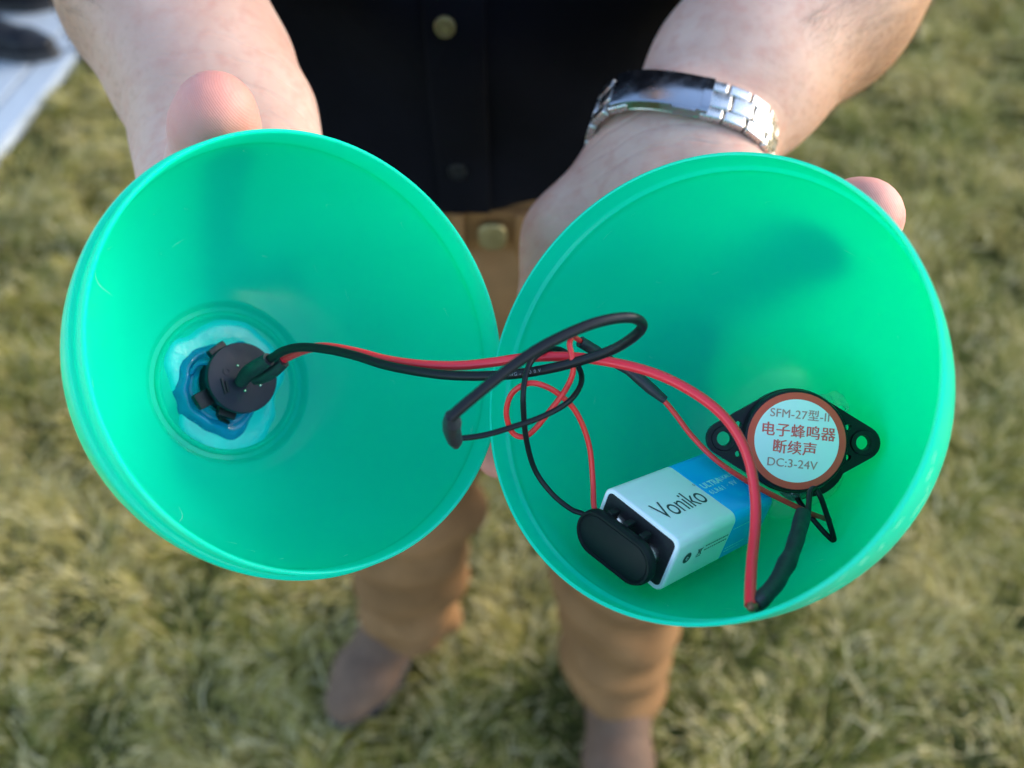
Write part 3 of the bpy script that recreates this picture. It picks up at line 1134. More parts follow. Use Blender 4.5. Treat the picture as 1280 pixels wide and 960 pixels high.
# ------------------------------------------------------------------ buzzer
bz_n = vdir((-0.06, 0.05, 1))
BZ = axis_frame(at(995.5, 551, .2495), bz_n, vdir((1, -0.03, 0)))
buzz = thing('buzzer', 'round black buzzer with red rimmed white sticker glued in the right egg half', 'buzzer', BZ)
link('housing', lathe('housing', [(0, -0.0098), (0.0150, -0.0098), (0.0152, -0.0090), (0.0150, -0.0012), (0.0146, -0.0002), (0.0141, 0.0), (0, 0.0)], 72), M['black_plastic'], buzz, 35)
ring = lathe('red_ring', [(0.0118, 0.00012), (0.0140, 0.00012), (0.0140, 0.0), (0.0118, 0.0)], 72, close=True)
link('red_ring', ring, M['red_ring'], buzz)
stick = link('sticker', lathe('sticker', [(0, 0.00016), (0.0120, 0.00016), (0.0120, 0.0)], 72), M['sticker'], buzz)
tilt = Matrix.Rotation(math.radians(-4), 4, 'Z')
for body, sz, x_, y_, mt, th in (('SFM-27型-II', 0.0034, 0.0003, 0.0074, 'print_grey', -0.00002), ('电子蜂鸣器', 0.0042, 0.0002, 0.0024, 'print_red', 0.00005), ('断续声', 0.0042, -0.0004, -0.0024, 'print_red', 0.00005), ('DC:3-24V', 0.0034, -0.0008, -0.0068, 'print_grey', -0.00004)):
    t0_ = text_mesh('lettering', body, sz, spacing=1.04)
    t1_ = t0_.copy()
    place(t1_, Matrix.Translation((0.00009, 0.00004, 0.00002)))
    t2_ = t0_.copy()
    place(t2_, Matrix.Translation((-0.00007, 0.00005, 0.00004)))
    me = join_meshes('lettering', [t0_, t1_, t2_] if mt == 'print_red' else [t0_, t1_])
    link('lettering', place(me, tilt @ Matrix.Translation((x_, y_, 0.00022))), M[mt], stick)
# ear plate: an eye-shaped flange with two screw holes
ear = []
R0, R1, EX = 0.0154, 0.0050, 0.0200
for sgn in (1, -1):
    ca = math.acos((R0 - R1) / EX)
    for i in range(9):
        a_ = -ca + 2 * ca * i / 8
        ear.append((sgn * (EX + R1 * math.cos(a_)), sgn * R1 * math.sin(a_)))
    for i in range(1, 8):
        a_ = ca + (math.pi - 2 * ca) * i / 8
        ear.append((sgn * R0 * math.cos(a_), sgn * R0 * math.sin(a_)))


def plate_with_holes(name, outline, holes, z0, z1):
    """holes: (x, y, r); outline top bridged with hole rims by triangle_fill"""
    bm = bmesh.new()
    loops = [outline] + [[(hx + r_ * math.cos(-i / 20 * 6.28319), hy + r_ * math.sin(-i / 20 * 6.28319)) for i in range(20)] for hx, hy, r_ in holes]
    for z in (z0, z1):
        es = []
        for lp in loops:
            vs = [bm.verts.new((x, y, z)) for x, y in lp]
            es += [bm.edges.new((vs[i], vs[(i + 1) % len(vs)])) for i in range(len(vs))]
        bmesh.ops.triangle_fill(bm, edges=es, use_beauty=True, use_dissolve=False)
    bm.verts.ensure_lookup_table()
    nv = len(bm.verts) // 2
    st = 0
    for lp in loops:
        for i in range(len(lp)):
            j = (i + 1) % len(lp)
            bm.faces.new((bm.verts[st + i], bm.verts[st + j], bm.verts[nv + st + j], bm.verts[nv + st + i]))
        st += len(lp)
    return bm_mesh(name, bm)


holes = [(EX, 0, 0.0021), (-EX, 0, 0.0021), (0.0158, 0.0044, 0.0009), (0.0158, -0.0044, 0.0009), (-0.0158, 0.0044, 0.0009), (-0.0158, -0.0044, 0.0009)]
link('ear_plate', plate_with_holes('ear_plate', ear, holes, -0.0062, -0.0036), M['black_plastic'], buzz, 30)
for sx in (EX, -EX):
    b_ = lathe('screw_boss', [(0.0021, -0.0036), (0.0037, -0.0036), (0.0035, -0.0029), (0.0022, -0.0029)], 28, close=True)
    link('screw_boss', place(b_, Matrix.Translation((sx, 0, 0.00005))), M['black_plastic'], buzz, 40)
base = lathe('base_block', [(0, -0.0098), (0.0118, -0.0098), (0.0112, -0.0150), (0, -0.0150)], 40)
link('base_block', place(base, Matrix.Translation((0.0055, -0.0050, 0))), M['black_plastic'], buzz, 40)
gl = glue_blob('glue', 9, 0.006, 0.0155, 0.0065)
link('glue', place(gl, Matrix.Translation((0.0035, -0.0075, -0.0150))), M['glue_clear'], buzz, 180)
gl = glue_blob('glue', 12, 0.001, 0.0058, 0.0030)
link('glue', place(gl, Matrix.Translation((0.0125, 0.0098, -0.0088)) @ Matrix.Rotation(0.5, 4, 'Y')), M['glue_clear'], buzz, 180)
thin_red = [(1037, 650, .2555), (1022, 645, .2515), (1005, 638, .2485), (960, 616, .2450), (930, 599, .2430), (895, 575, .2430), (865, 545, .2445), (846, 520, .2450), (832, 503, .2445), (822, 494, .2440)]
link('red_lead', tube('red_lead', in_frame(BZ, thin_red), 0.00078, n=12), M['wire_red_thin'], buzz, 180)
slv = [(831, 500, .2445), (815, 487, .2440), (800, 474, .2435), (785, 463, .2430), (765, 452, .2420), (745, 439, .2400), (725, 427, .2375)]
link('heat_shrink_sleeve', tube('heat_shrink_sleeve', in_frame(BZ, slv), [0.0012, 0.00165, 0.0017, 0.0013, 0.0013, 0.0016, 0.0016], n=16), M['sleeve'], buzz, 60)
bl = [(992, 606, .2580), (996, 622, .2560), (1012, 644, .2520), (1030, 665, .2500), (1041, 675, .2490), (1041, 668, .2480), (1034, 645, .2470), (1026, 622, .2460), (1019, 611, .2465), (1013, 614, .2440), (1011, 630, .2385), (1009, 650, .2330), (1004, 668, .2300)]
link('black_lead', tube('black_lead', in_frame(BZ, bl), 0.00080, n=12), M['wire_black'], buzz, 180)

# ------------------------------------------------------------------ thick wires
bw = [(330, 452, .2655), (342, 446, .2635), (356, 438, .2610), (378, 434, .2590), (410, 437, .2560), (445, 445, .2520), (480, 456, .2480), (520, 464, .2440), (560, 469, .2405), (605, 470, .2370), (650, 467, .2335), (695, 459, .2300), (735, 448, .2260), (768, 436, .2220),
      (793, 420, .2175), (803, 407, .2140), (793, 398, .2105), (770, 398, .2080), (740, 405, .2055), (706, 419, .2035), (670, 438, .2020), (635, 462, .2010), (600, 490, .2000), (575, 511, .1995), (562, 523, .1995)]
wblack = thing('black_wire', 'thick black wire from the switch looping above the gap between the egg halves', 'wire', Matrix.Translation(at(330, 452, .2655)))
WB = wblack.matrix_world.copy()
link('jacket', tube('jacket', in_frame(WB, bw), 0.00136, n=18), M['wire_black'], wblack, 60)
link('heat_shrink_sleeve', tube('heat_shrink_sleeve', in_frame(WB, [(564, 519, .2010), (565, 528, .2040), (565, 538, .2075), (569, 551, .2105), (570, 558, .2120)]), [0.0015, 0.0023, 0.0022, 0.0019, 0.0009], n=16), M['sleeve'], wblack, 60)
wred = thing('red_wire', 'thick red wire running from the switch across both egg halves', 'wire', Matrix.Translation(at(345, 452, .2690)))
WR = wred.matrix_world.copy()
rw = [(345, 455, .2690), (360, 446, .2665), (385, 436, .2625), (410, 434, .2590), (445, 440, .2550), (485, 450, .2510), (530, 456, .2465), (575, 457, .2430), (615, 453, .2400), (660, 447, .2365), (710, 446, .2340), (760, 452, .2315), (810, 464, .2290), (850, 481, .2270),
      (890, 507, .2250), (918, 537, .2240), (936, 575, .2230), (944, 620, .2210), (944, 660, .2180), (940, 700, .2120), (938, 735, .2060), (938, 757, .2020)]
link('jacket', tube('jacket', in_frame(WR, rw), 0.00136, n=18), M['wire_red'], wred, 60)
link('wire_strand', tube('wire_strand', in_frame(WR, [(938, 752, .2022), (939, 760, .2010), (944, 757, .2020), (950, 752, .2035)]), [0.0008, 0.0010, 0.0009, 0.0008], n=10), M['copper'], wred, 60)
link('heat_shrink_sleeve', tube('heat_shrink_sleeve', in_frame(WR, [(943, 757, .2030), (955, 746, .2050), (970, 729, .2090), (979, 712, .2130), (988, 695, .2170), (996, 672, .2220), (1000, 655, .2260), (1004, 641, .2290)]), [0.0020, 0.0022, 0.0020, 0.0021, 0.0021, 0.0024, 0.0020, 0.00215, 0.0020, 0.0021, 0.0020], n=18), M['sleeve'], wred, 60)


# print along the black wire
def wire_print(parent, Wm, ctrl, rad, body, i0, step, size):
    C = catmull([tuple(at(*p)) for p in ctrl], 40)
    seg = np.r_[0, np.cumsum(np.linalg.norm(np.diff(C, axis=0), axis=1))]
    mes = []
    Wi = Wm.inverted()
    s = seg[int(i0 * 40)]
    for ch in body:
        k_ = min(int(np.searchsorted(seg, s)), len(C) - 2)
        T = Vector(C[k_ + 1] - C[k_ - 1]).normalized()
        p = Vector(C[k_])
        toc = (Vector((0, 0, CAM_H)) - p).normalized()
        nn = (toc - T * toc.dot(T)).normalized()
        up = nn.cross(T)
        if ch != ' ':
            me = text_mesh('print', ch, size)
            place(me, Wi @ frame(p + nn * (rad + 0.00003), T, up, nn))
            mes.append(me)
        s += step
    link('printing', join_meshes('printing', mes), M['print_pale_grey'], parent)


wire_print(wblack, WB, bw, 0.00136, '22AWG-600V', 9.4, 0.00135, 0.0013)

# ------------------------------------------------------------------ people
ZUP = Vector((0, 0, 1))
PX, PY = -0.015, 0.585          # torso centre


def V3(*a): return Vector(a)


def shoe(parent, heel, toe, ankle, upper, sole_m):
    """heel and toe are ground points"""
    heel, toe = Vector((*heel, 0)), Vector((*toe, 0))
    d = (toe - heel).normalized()
    s = d.cross(ZUP)
    L = (toe - heel).length
    P = lambda f, z, o=0.0: heel + d * (L * f) + s * o + ZUP * z
    lo = Vector((min(heel.x, toe.x) - .09, min(heel.y, toe.y) - .09, 0.0))
    hi = Vector((max(heel.x, toe.x) + .09, max(heel.y, toe.y) + .09, 0.24))
    F = Field(lo, hi, 0.004)
    F.cone(P(0.13, .055), P(0.45, .058), .037, .040, .02)
    F.cone(P(0.45, .055), P(0.72, .047), .042, .048, .03, (ZUP, .75))
    F.cone(P(0.72, .047), P(0.88, .040), .047, .036, .02, (ZUP, .75))
    F.cone(P(0.20, .07), P(0.22, .16), .042, .047, .02)
    F.cone(P(0.25, .10), P(0.52, .07), .036, .032, .03)
    s_, (X, Y, Z) = F.sub(lo, hi)
    F.D[s_] = np.maximum(F.D[s_], 0.024 - Z)
    me = F.mesh('shoe')
    relax(me, 2)
    o = link('shoe', me, upper, parent, 180)
    # sole
    out = []
    n = 40
    for i in range(n):
        a = 2 * math.pi * i / n
        f = 0.5 - 0.52 * math.cos(a)
        wd = 0.040 + 0.012 * math.exp(-((f - 0.72) / 0.2) ** 2) - 0.006 * math.exp(-((f - 0.4) / 0.15) ** 2)
        y_ = math.copysign(abs(math.sin(a)) ** 0.7, math.sin(a)) * wd
        p = heel + d * (L * f) + s * y_
        out.append((p.x, p.y))
    link('sole', prism('sole', out, 0.001, 0.027, 0.004), sole_m, o, 40)
    # laces across the throat
    for f, z in ((0.40, .101), (0.47, .096), (0.54, .090)):
        link('lace', tube('lace', [P(f, z - .02, -.030), P(f, z, -.012), P(f, z, .012), P(f, z - .02, .030)], .0025, n=8), sole_m, o, 180)
    return o


def leg_cloth(F, hip, knee, ankle, rh, rk, ra):
    F.cone(hip, knee, rh, rk, .05)
    F.cone(knee, ankle, rk, ra, .03)


def fold_fn(knees, ankles):
    def fn(V):
        out = np.zeros(len(V))
        for kx, (k_, a_) in enumerate(zip(knees, ankles)):
            side = np.sign(k_[0] - PX)
            m = (np.sign(V[:, 0] - PX) == side) if side else np.ones(len(V), bool)
            ph = kx * 1.7
            z = V[:, 2]
            ang = np.arctan2(V[:, 1] - k_[1], V[:, 0] - k_[0])
            am = 0.0075 * np.exp(-((z - 0.15) / 0.11) ** 2) + 0.0060 * np.exp(-((z - k_[2]) / 0.13) ** 2) + 0.0012
            w_ = np.sin(z * 58 + 3.4 * np.sin(ang + ph) + ph) + 0.7 * np.sin(z * 35 - 1.6 * np.cos(2 * ang + ph))
            out += np.where(m, am * w_, 0)
        out += 0.0015 * np.sin(V[:, 0] * 60 + V[:, 2] * 40)
        return out
    return fn


def build_person():
    root = thing('person', 'person in black shirt and tan trousers holding out the two green egg halves', 'person', Matrix.Translation((PX, PY, 0)))
    Rm = root.matrix_world.copy()

    def add(name, me, mat, smooth=180, parent=root):
        me.transform(Rm.inverted())
        return link(name, me, mat, parent, smooth)

    # ---- body: one continuous surface
    H = 0.0025
    F = Field((-0.33, 0.08, 0.86), (0.33, 0.74, 1.86), H)
    Y = Vector((0, 1, 0))
    # torso and head
    F.cone((PX, PY, 0.93), (PX, PY, 1.18), .155, .150, .05, (Y, .68))
    F.cone((PX, PY, 1.18), (PX, PY + .01, 1.40), .150, .155, .05, (Y, .66))
    F.cone((PX - .15, PY + .01, 1.435), (PX + .15, PY + .01, 1.435), .055, .055, .05)
    F.cone((PX, PY + .01, 1.44), (PX, PY - .015, 1.56), .058, .055, .04)
    hd = Vector((PX, PY - .03, 1.675))
    F.cone(hd + V3(0, .01, .03), hd + V3(0, .025, .02), .085, .083, .02)
    F.cone(hd + V3(0, -.03, .0), hd + V3(0, -.045, -.075), .066, .040, .03)
    F.cone(hd + V3(0, -.098, .01), hd + V3(0, -.112, -.022), .008, .013, .012)      # nose
    F.cone(hd + V3(-.02, -.086, -.058), hd + V3(.02, -.086, -.058), .007, .007, .008)
    for sx in (-1, 1):
        F.cone(hd + V3(sx * .080, .0, .01), hd + V3(sx * .084, .005, -.025), .014, .009, .008)
        F.cone(hd + V3(sx * .015, -.088, .032), hd + V3(sx * .042, -.078, .030), .010, .009, .012)
    # ---- arms
    ELR, ELL = V3(-.240, .505, 1.190), V3(.226, .500, 1.195)
    SHR, SHL = V3(PX - .185, PY + .005, 1.42), V3(PX + .185, PY + .005, 1.42)
    # right arm (photo left)
    WR_ = at(277, 140, .330)
    MID = at(206, 0, .362)
    upR = vdir((0.0, 0.10, 1))
    F.cone(SHR, ELR, .058, .047, .03)
    fd = (WR_ - ELR).normalized()
    F.cone(ELR, MID, .046, .0365, .03)
    F.cone(MID, at(256, 95, .343), .0365, .0315, .02, (upR, .88))
    F.cone(at(256, 95, .343), WR_, .0315, .0285, .02, (upR, .76))
    # palm
    palmR = (vdir((.45, .25, .86)))
    for a_, b_, ra, rb in (((255, 150, .333), (228, 285, .335), .0195, .0185), ((280, 150, .335), (270, 330, .345), .021, .018), ((310, 150, .337), (325, 330, .348), .021, .018), ((322, 155, .338), (362, 320, .345), .018, .0165)):
        F.cone(at(*a_), hold('L', at(*b_), rb), ra, rb, .012)
    F.cone(at(228, 180, .330), hold('L', at(214, 262, .322), .017), .0155, .017, .010)      # thenar
    F.cone(at(328, 150, .335), hold('L', at(365, 250, .338), .017), .0170, .016, .012)      # hypothenar
    fingers = []

    def finger(k, pts, rads, kk=.0035):
        P = [hold(k, at(*p), r_) for p, r_ in zip(pts, rads)]
        F.chain(P, rads, kk)
        for q, r_ in zip(P[1:-1], rads[1:-1]): F.cone(q, q + V3(0, 0, .0005), r_ * 1.06, r_ * 1.06, .004)
        fingers.append((P, rads))

    def palm_join(k, pts, rads):
        P = [hold(k, at(*p), r_) for p, r_ in zip(pts, rads)]
        F.chain(P, rads, .012)

    finger('L', [(222, 300, .338), (190, 440, .338), (160, 545, .315), (170, 600, .290), (185, 634, .270)], [.0125, .0105, .0095, .0088, .0082])
    finger('L', [(270, 335, .348), (258, 480, .345), (252, 570, .330), (262, 632, .300)], [.0128, .0108, .0098, .0085])
    finger('L', [(325, 335, .350), (330, 470, .348), (338, 560, .335), (352, 620, .305)], [.0122, .0103, .0094, .0082])
    finger('L', [(372, 320, .346), (388, 420, .346), (402, 490, .338), (416, 540, .322)], [.0112, .0092, .0084, .0074])
    # thumb, standing up along the outside of the shell
    TB = [at(225, 225, .335), hold('L', at(230, 270, .310), .0145), at(262, 208, .264), at(269, 160, .2445), at(271, 137, .2395)]
    F.cone(at(236, 195, .335), TB[1], .0165, .0145, .010)
    F.chain(TB[1:], [.0140, .0124, .0123, .0107], .004)
    # left arm (photo right)
    WL_ = at(858, 174, .347)
    MIL = at(1010, 0, .388)
    upL = vdir((-0.15, 0.12, 1))
    F.cone(SHL, ELL, .058, .047, .03)
    F.cone(ELL, MIL, .047, .0425, .03)
    F.cone(MIL, at(926, 92, .366), .0425, .0340, .02, (upL, .88))
    F.cone(at(926, 92, .366), WL_, .0340, .0285, .02, (upL, .78))
    for a_, b_, ra, rb in (((835, 175, .350), (735, 360, .352), .021, .0180), ((855, 178, .352), (780, 375, .356), .021, .018), ((870, 180, .352), (830, 370, .355), .020, .018), ((883, 184, .351), (870, 340, .350), .018, .0175)):
        F.cone(at(*a_), hold('R', at(*b_), rb), ra, rb, .012)
    F.cone(at(800, 200, .350), at(715, 300, .352), .0205, .0185, .014)                      # hypothenar edge
    F.cone(at(715, 300, .352), at(690, 385, .350), .0185, .0150, .012)
    F.cone(at(884, 195, .348), hold('R', at(935, 262, .345), .024), .019, .018, .014)       # thenar
    finger('R', [(735, 375, .356), (720, 500, .352), (716, 590, .335), (722, 650, .312)], [.0122, .0103, .0094, .0082])
    finger('R', [(780, 385, .358), (785, 520, .356), (792, 620, .340), (805, 680, .308)], [.0128, .0108, .0098, .0085])
    finger('R', [(835, 375, .356), (850, 510, .355), (868, 610, .342), (885, 680, .310)], [.0125, .0105, .0096, .0084])
    LP = [at(692, 385, .350), at(655, 470, .345), at(632, 530, .337), at(622, 573, .330)]
    F.chain(LP, [.0125, .0098, .0090, .0080], .004)
    fingers.append((LP, [.0125, .0098, .0090, .0080]))
    TL = [hold('R', at(935, 262, .345), .024), hold('R', at(985, 272, .325), .034), hold('R', at(1038, 276, .290), .0225), at(1071, 275, .2545), at(1080, 272, .2500)]
    F.chain(TL, [.0165, .0138, .0118, .0116, .0108], .005)
    # flesh rests against the shells
    for k in 'LR':
        c = EGG[k]['C']

        def cut(X, Y_, Z, k=k):
            d, t = egg_dist(k, X, Y_, Z)
            return 0.0002 - d
        F.carve(c - .1, c + .1, cut)
    me = F.mesh('body')
    relax(me, 2)
    V = coords(me)
    tips = [f_[0][-1] for f_ in fingers] + [TB[-1], TL[-1]]
    pink = np.zeros(len(V))
    for i, tp in enumerate(tips):
        big = 0.017 if i >= len(tips) - 2 else 0.012
        dd = np.linalg.norm(V - np.array(tp), axis=1)
        pink = np.maximum(pink, np.clip(1.35 - dd / big * 0.8, 0, 1) * 0.85)
    # weathered outer side of the forearms, pale inside of the wrists
    N = normals(me)
    tan = np.zeros(len(V))
    arm_t = np.full(len(V), 9.0)
    crease = np.zeros(len(V))
    for e_, w_, out_ in ((ELR, WR_, -1), (ELL, WL_, 1)):
        ax = np.array(w_ - e_)
        L2 = ax @ ax
        t = ((V - np.array(e_)) @ ax) / L2
        dist = np.linalg.norm(V - np.array(e_) - np.clip(t, 0, 1)[:, None] * ax, axis=1)
        near = (dist < .075) & (t > -0.3)
        arm_t = np.where(near, t, arm_t)
        crease = np.maximum(crease, np.where(dist < .09, np.exp(-((t - 1.10) / .14) ** 2), 0))
        side = N[:, 0] * out_ * 1.3 - N[:, 2] * 0.35 + 0.12
        fade = np.clip((1.15 - t) / 0.5, 0, 1)
        tan = np.where(near, np.clip(side * 0.9 + 0.10, 0, 0.92) * fade, tan)
    set_attr(me, 'pink', pink)
    set_attr(me, 'tan', tan)
    set_attr(me, 'crease', crease)
    body = add('body', me, M['skin'])
    for sx in (-1, 1):
        ey = lathe('eye', [(0, .012), (.006, .0104), (.0104, .006), (.012, 0), (.0104, -.006), (0, -.012)], 20)
        ey.transform(Matrix.Translation(hd + V3(sx * .031, -.078, .014)))
        eo = add('eye', ey, M['eye'], parent=root)
        ir = lathe('iris', [(0, .0003), (.0055, .0003), (.0055, -.0012)], 20)
        ir.transform(Rm.inverted() @ axis_frame(hd + V3(sx * .031, -.0900, .012), V3(0, -1, -.25), (1, 0, 0)))
        link('iris', ir, M['hair'], eo)
    hf = Field((PX - .13, PY - .16, 1.58), (PX + .13, PY + .14, 1.82), .004)
    hf.cone(hd + V3(0, .018, .040), hd + V3(0, .035, .01), .090, .086, .02)
    hf.carve((PX - .13, PY - .16, 1.58), (PX + .13, PY + .14, 1.82), lambda X, Y_, Z: -(0.55 * (Y_ - (hd.y - .062)) + 0.75 * (Z - (hd.z - .005))))
    add('hair', hf.mesh('hair'), M['hair'])
    # thumb nail on the back of each thumb
    for P_, k in ((TB, 'L'), (TL, 'R')):
        tipv = P_[-1]
        d = (P_[-1] - P_[-3]).normalized()
        away = Vector(np.array(tipv) - EGG[k]['C'])
        away = (away - d * away.dot(d)).normalized()
        nl = []
        fc = []
        for i in range(6):
            for j in range(7):
                a_ = (j - 3) / 3 * 0.75
                q = tipv - d * .012 + d * (.016 * i / 5) + (away * math.cos(a_) + d.cross(away) * math.sin(a_)) * (.01135 - .0020 * (i / 5) ** 2)
                nl.append(q)
        for i in range(5):
            for j in range(6): fc.append((i * 7 + j, i * 7 + j + 1, (i + 1) * 7 + j + 1, (i + 1) * 7 + j))
        add('thumb_nail', mesh('thumb_nail', nl, fc), M['nail'])
    # ---- arm hair
    hv, hfc = [], []
    sel = np.nonzero((tan > 0.12) & (arm_t < 0.78))[0]
    r2 = np.random.default_rng(3)
    for i in r2.choice(sel, 9000):
        p, n_ = Vector(V[i]), Vector(N[i])
        ax = (WR_ - ELR).normalized() if p.x < 0 else (WL_ - ELL).normalized()
        dirv = (ax * 0.8 + Vector(r2.normal(0, .25, 3))).normalized()
        dirv = (dirv - n_ * dirv.dot(n_)).normalized()
        L = .006 + .009 * r2.random()
        sd_ = n_.cross(dirv) * .000045
        b = len(hv)
        for s_ in (0, .5, 1):
            q = p + dirv * L * s_ + n_ * (.0022 * math.sin(s_ * 2.4))
            hv += [q - sd_, q + sd_]
        hfc += [(b, b + 1, b + 3, b + 2), (b + 2, b + 3, b + 5, b + 4)]
    o = add('arm_hair', mesh('arm_hair', hv, hfc), M['body_hair'])
    o['kind'] = 'stuff'

    # ---- shirt
    S = Field((-0.34, 0.36, 0.97), (0.34, 0.78, 1.56), .005)
    S.cone((PX, PY, 0.99), (PX, PY, 1.16), .192, .196, .05, (Y, .73))
    S.cone((PX, PY, 1.16), (PX, PY + .01, 1.38), .196, .185, .05, (Y, .70))
    S.cone((PX - .15, PY + .01, 1.425), (PX + .15, PY + .01, 1.425), .072, .072, .05)
    S.cone((PX, PY + .01, 1.44), (PX, PY - .0, 1.51), .073, .068, .03)
    for sh, el in ((SHR, ELR), (SHL, ELL)):
        S.cone(sh, sh.lerp(el, .62), .082, .074, .03)
    S.carve((-0.34, 0.36, 0.97), (0.34, 0.78, 1.56), lambda X, Y_, Z: 0.992 - Z + 0 * X)
    sm = S.mesh('shirt')
    relax(sm, 2)
    wrinkle(sm, lambda V: 0.0055 * np.sin(V[:, 2] * 42 + 9 * V[:, 0] + 2 * np.sin(V[:, 0] * 19)) * np.exp(-((V[:, 2] - 1.06) / .16) ** 2) + 0.003 * np.sin(V[:, 0] * 55 + V[:, 2] * 21))
    shirt = add('shirt', sm, M['shirt'])
    # front edge of the shirt: find its surface along y
    SV = coords(sm) + np.array([PX, PY, 0])

    def front_y(x, z):
        m = (np.abs(SV[:, 0] - x) < .012) & (np.abs(SV[:, 2] - z) < .012) & (SV[:, 1] < PY)
        return SV[m, 1].min() if m.any() else PY - .14
    px_ = -.030
    pv, pf = [], []
    zs = np.linspace(0.996, 1.46, 46)
    for z in zs:
        yb = min(front_y(px_ - .012, z), front_y(px_ + .012, z), front_y(px_, z))
        for dx_, dy_ in ((-.0165, .004), (-.016, -.0022), (-.0145, -.003), (.0145, -.003), (.016, -.0022), (.0165, .004)):
            pv.append((px_ + dx_, yb + dy_, z))
    for i in range(len(zs) - 1):
        for j in range(5): pf.append((i * 6 + j, i * 6 + j + 1, (i + 1) * 6 + j + 1, (i + 1) * 6 + j))
    pl = mesh('placket', pv, pf)
    pl.transform(Rm.inverted())
    link('placket', pl, M['shirt'], shirt, 180)
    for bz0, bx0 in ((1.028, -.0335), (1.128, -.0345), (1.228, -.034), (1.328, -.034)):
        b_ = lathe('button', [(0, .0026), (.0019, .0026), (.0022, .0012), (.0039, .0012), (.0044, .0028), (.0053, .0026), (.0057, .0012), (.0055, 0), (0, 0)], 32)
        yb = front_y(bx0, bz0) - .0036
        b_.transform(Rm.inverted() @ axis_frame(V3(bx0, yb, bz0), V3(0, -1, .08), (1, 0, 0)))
        link('button', b_, M['black_plastic'] if bz0 < 1.1 else M['brass'], shirt, 40)  # lowest button's black puts the shade it sits in into its colour

    # ---- trousers, belt
    T = Field((-0.33, 0.33, 0.06), (0.33, 0.80, 1.03), .005)
    T.cone((PX, PY, 0.93), (PX, PY, 1.0), .178, .172, .04, (Y, .73))
    hips = (V3(PX - .085, PY, .90), V3(PX + .085, PY - .01, .90))
    kn = (V3(-.118, .552, .50), V3(.128, .520, .48))
    an = (V3(-.158, .600, .07), V3(.160, .500, .03))
    leg_cloth(T, hips[0], kn[0], an[0], .105, .078, .074)
    leg_cloth(T, hips[1], kn[1], an[1], .105, .086, .070)
    s_, (X, Y_, Z) = T.sub(T.lo, T.lo + T.n * T.h)
    T.D[s_] = np.maximum(T.D[s_], Z - 1.002)
    T.D[s_] = np.maximum(T.D[s_], np.where(X < PX, 0.095 + 0.12 * (Y_ - .58), 0.046 + 0.10 * (Y_ - .5)) - Z)
    tm = T.mesh('trousers')
    relax(tm, 2)
    wrinkle(tm, fold_fn(kn, an))
    trousers = add('trousers', tm, M['trousers'])
    # fly seam flap and pocket welts
    belt_v, belt_f = [], []
    n = 72
    for i in range(n):
        a = 2 * math.pi * i / n
        for r_, z in ((1.0, .952), (1.022, .954), (1.022, .984), (1.0, .986)):
            belt_v.append((PX + .1755 * r_ * math.cos(a), PY + .1755 * .735 * r_ * math.sin(a), z))
    for i in range(n):
        j = (i + 1) % n
        for k in range(4): belt_f.append((i * 4 + k, i * 4 + (k + 1) % 4, j * 4 + (k + 1) % 4, j * 4 + k))
    belt = add('belt', mesh('belt', belt_v, belt_f), M['belt'], 40)
    bk = prism('buckle', rrect(.019, .021, .008, 6), 0, .005, .0015)
    bk.transform(Rm.inverted() @ axis_frame(V3(-.013, PY - .1755 * .735 * 1.024 - .0045, .972), V3(0, -1, 0.05), (1, 0, 0)))
    link('buckle', bk, M['brass'], belt, 40)
    for lx in (.006, -.036):
        lp = prism('belt_loop', rrect(.008, .036, .002, 3), 0, .003, .0008)
        lp.transform(Rm.inverted() @ axis_frame(V3(lx, PY - .1755 * .735 * 1.024 - .003, .970), V3(lx * .5, -1, 0.05), (1, 0, 0)))
        link('belt_loop', lp, M['belt'], belt, 40)
    # ---- shoes
    for h_, t_, a_ in (((-.126, .688), (-.264, .446), an[0]), ((.170, .590), (.146, .305), an[1])):
        o = shoe(None, h_, t_, a_, M['leather'], M['sole'])
        o.parent = root
        o.matrix_parent_inverse = Rm.inverted()
    return root, WL_, MIL


person, WL_, MIL = build_person()

# ------------------------------------------------------------------ wristwatch
axw = vdir((.27, .84, -.46))
WC = at(848, 188, .3475)
nw = vdir((0, 0.47, .85))
nw = (nw - axw * nw.dot(axw)).normalized()
WM = axis_frame(WC, axw, nw.cross(axw))      # z along the arm, x across; y towards the palm side
if (WM.to_3x3() @ Vector((0, 1, 0))).dot(nw) < 0:
    WM = axis_frame(WC, axw, -nw.cross(axw))
watch = thing('wristwatch', 'steel bracelet wristwatch with folding clasp on the wrist above the right egg half', 'watch', WM)
AW, AT_ = .0340, .0268


def band_pt(a, off=0.0):
    c, s = math.cos(a), math.sin(a)
    e = 2.9
    r = (abs(c / AW) ** e + abs(s / AT_) ** e) ** (-1 / e) + off
    return r * c, r * s


def band_frame(a):
    x, y = band_pt(a)
    x1, y1 = band_pt(a + .01)
    x0, y0 = band_pt(a - .01)
    t = Vector((x1 - x0, y1 - y0, 0)).normalized()
    nrm = Vector((t.y, -t.x, 0))
    return frame(V3(x, y, 0), t, V3(0, 0, 1), nrm)


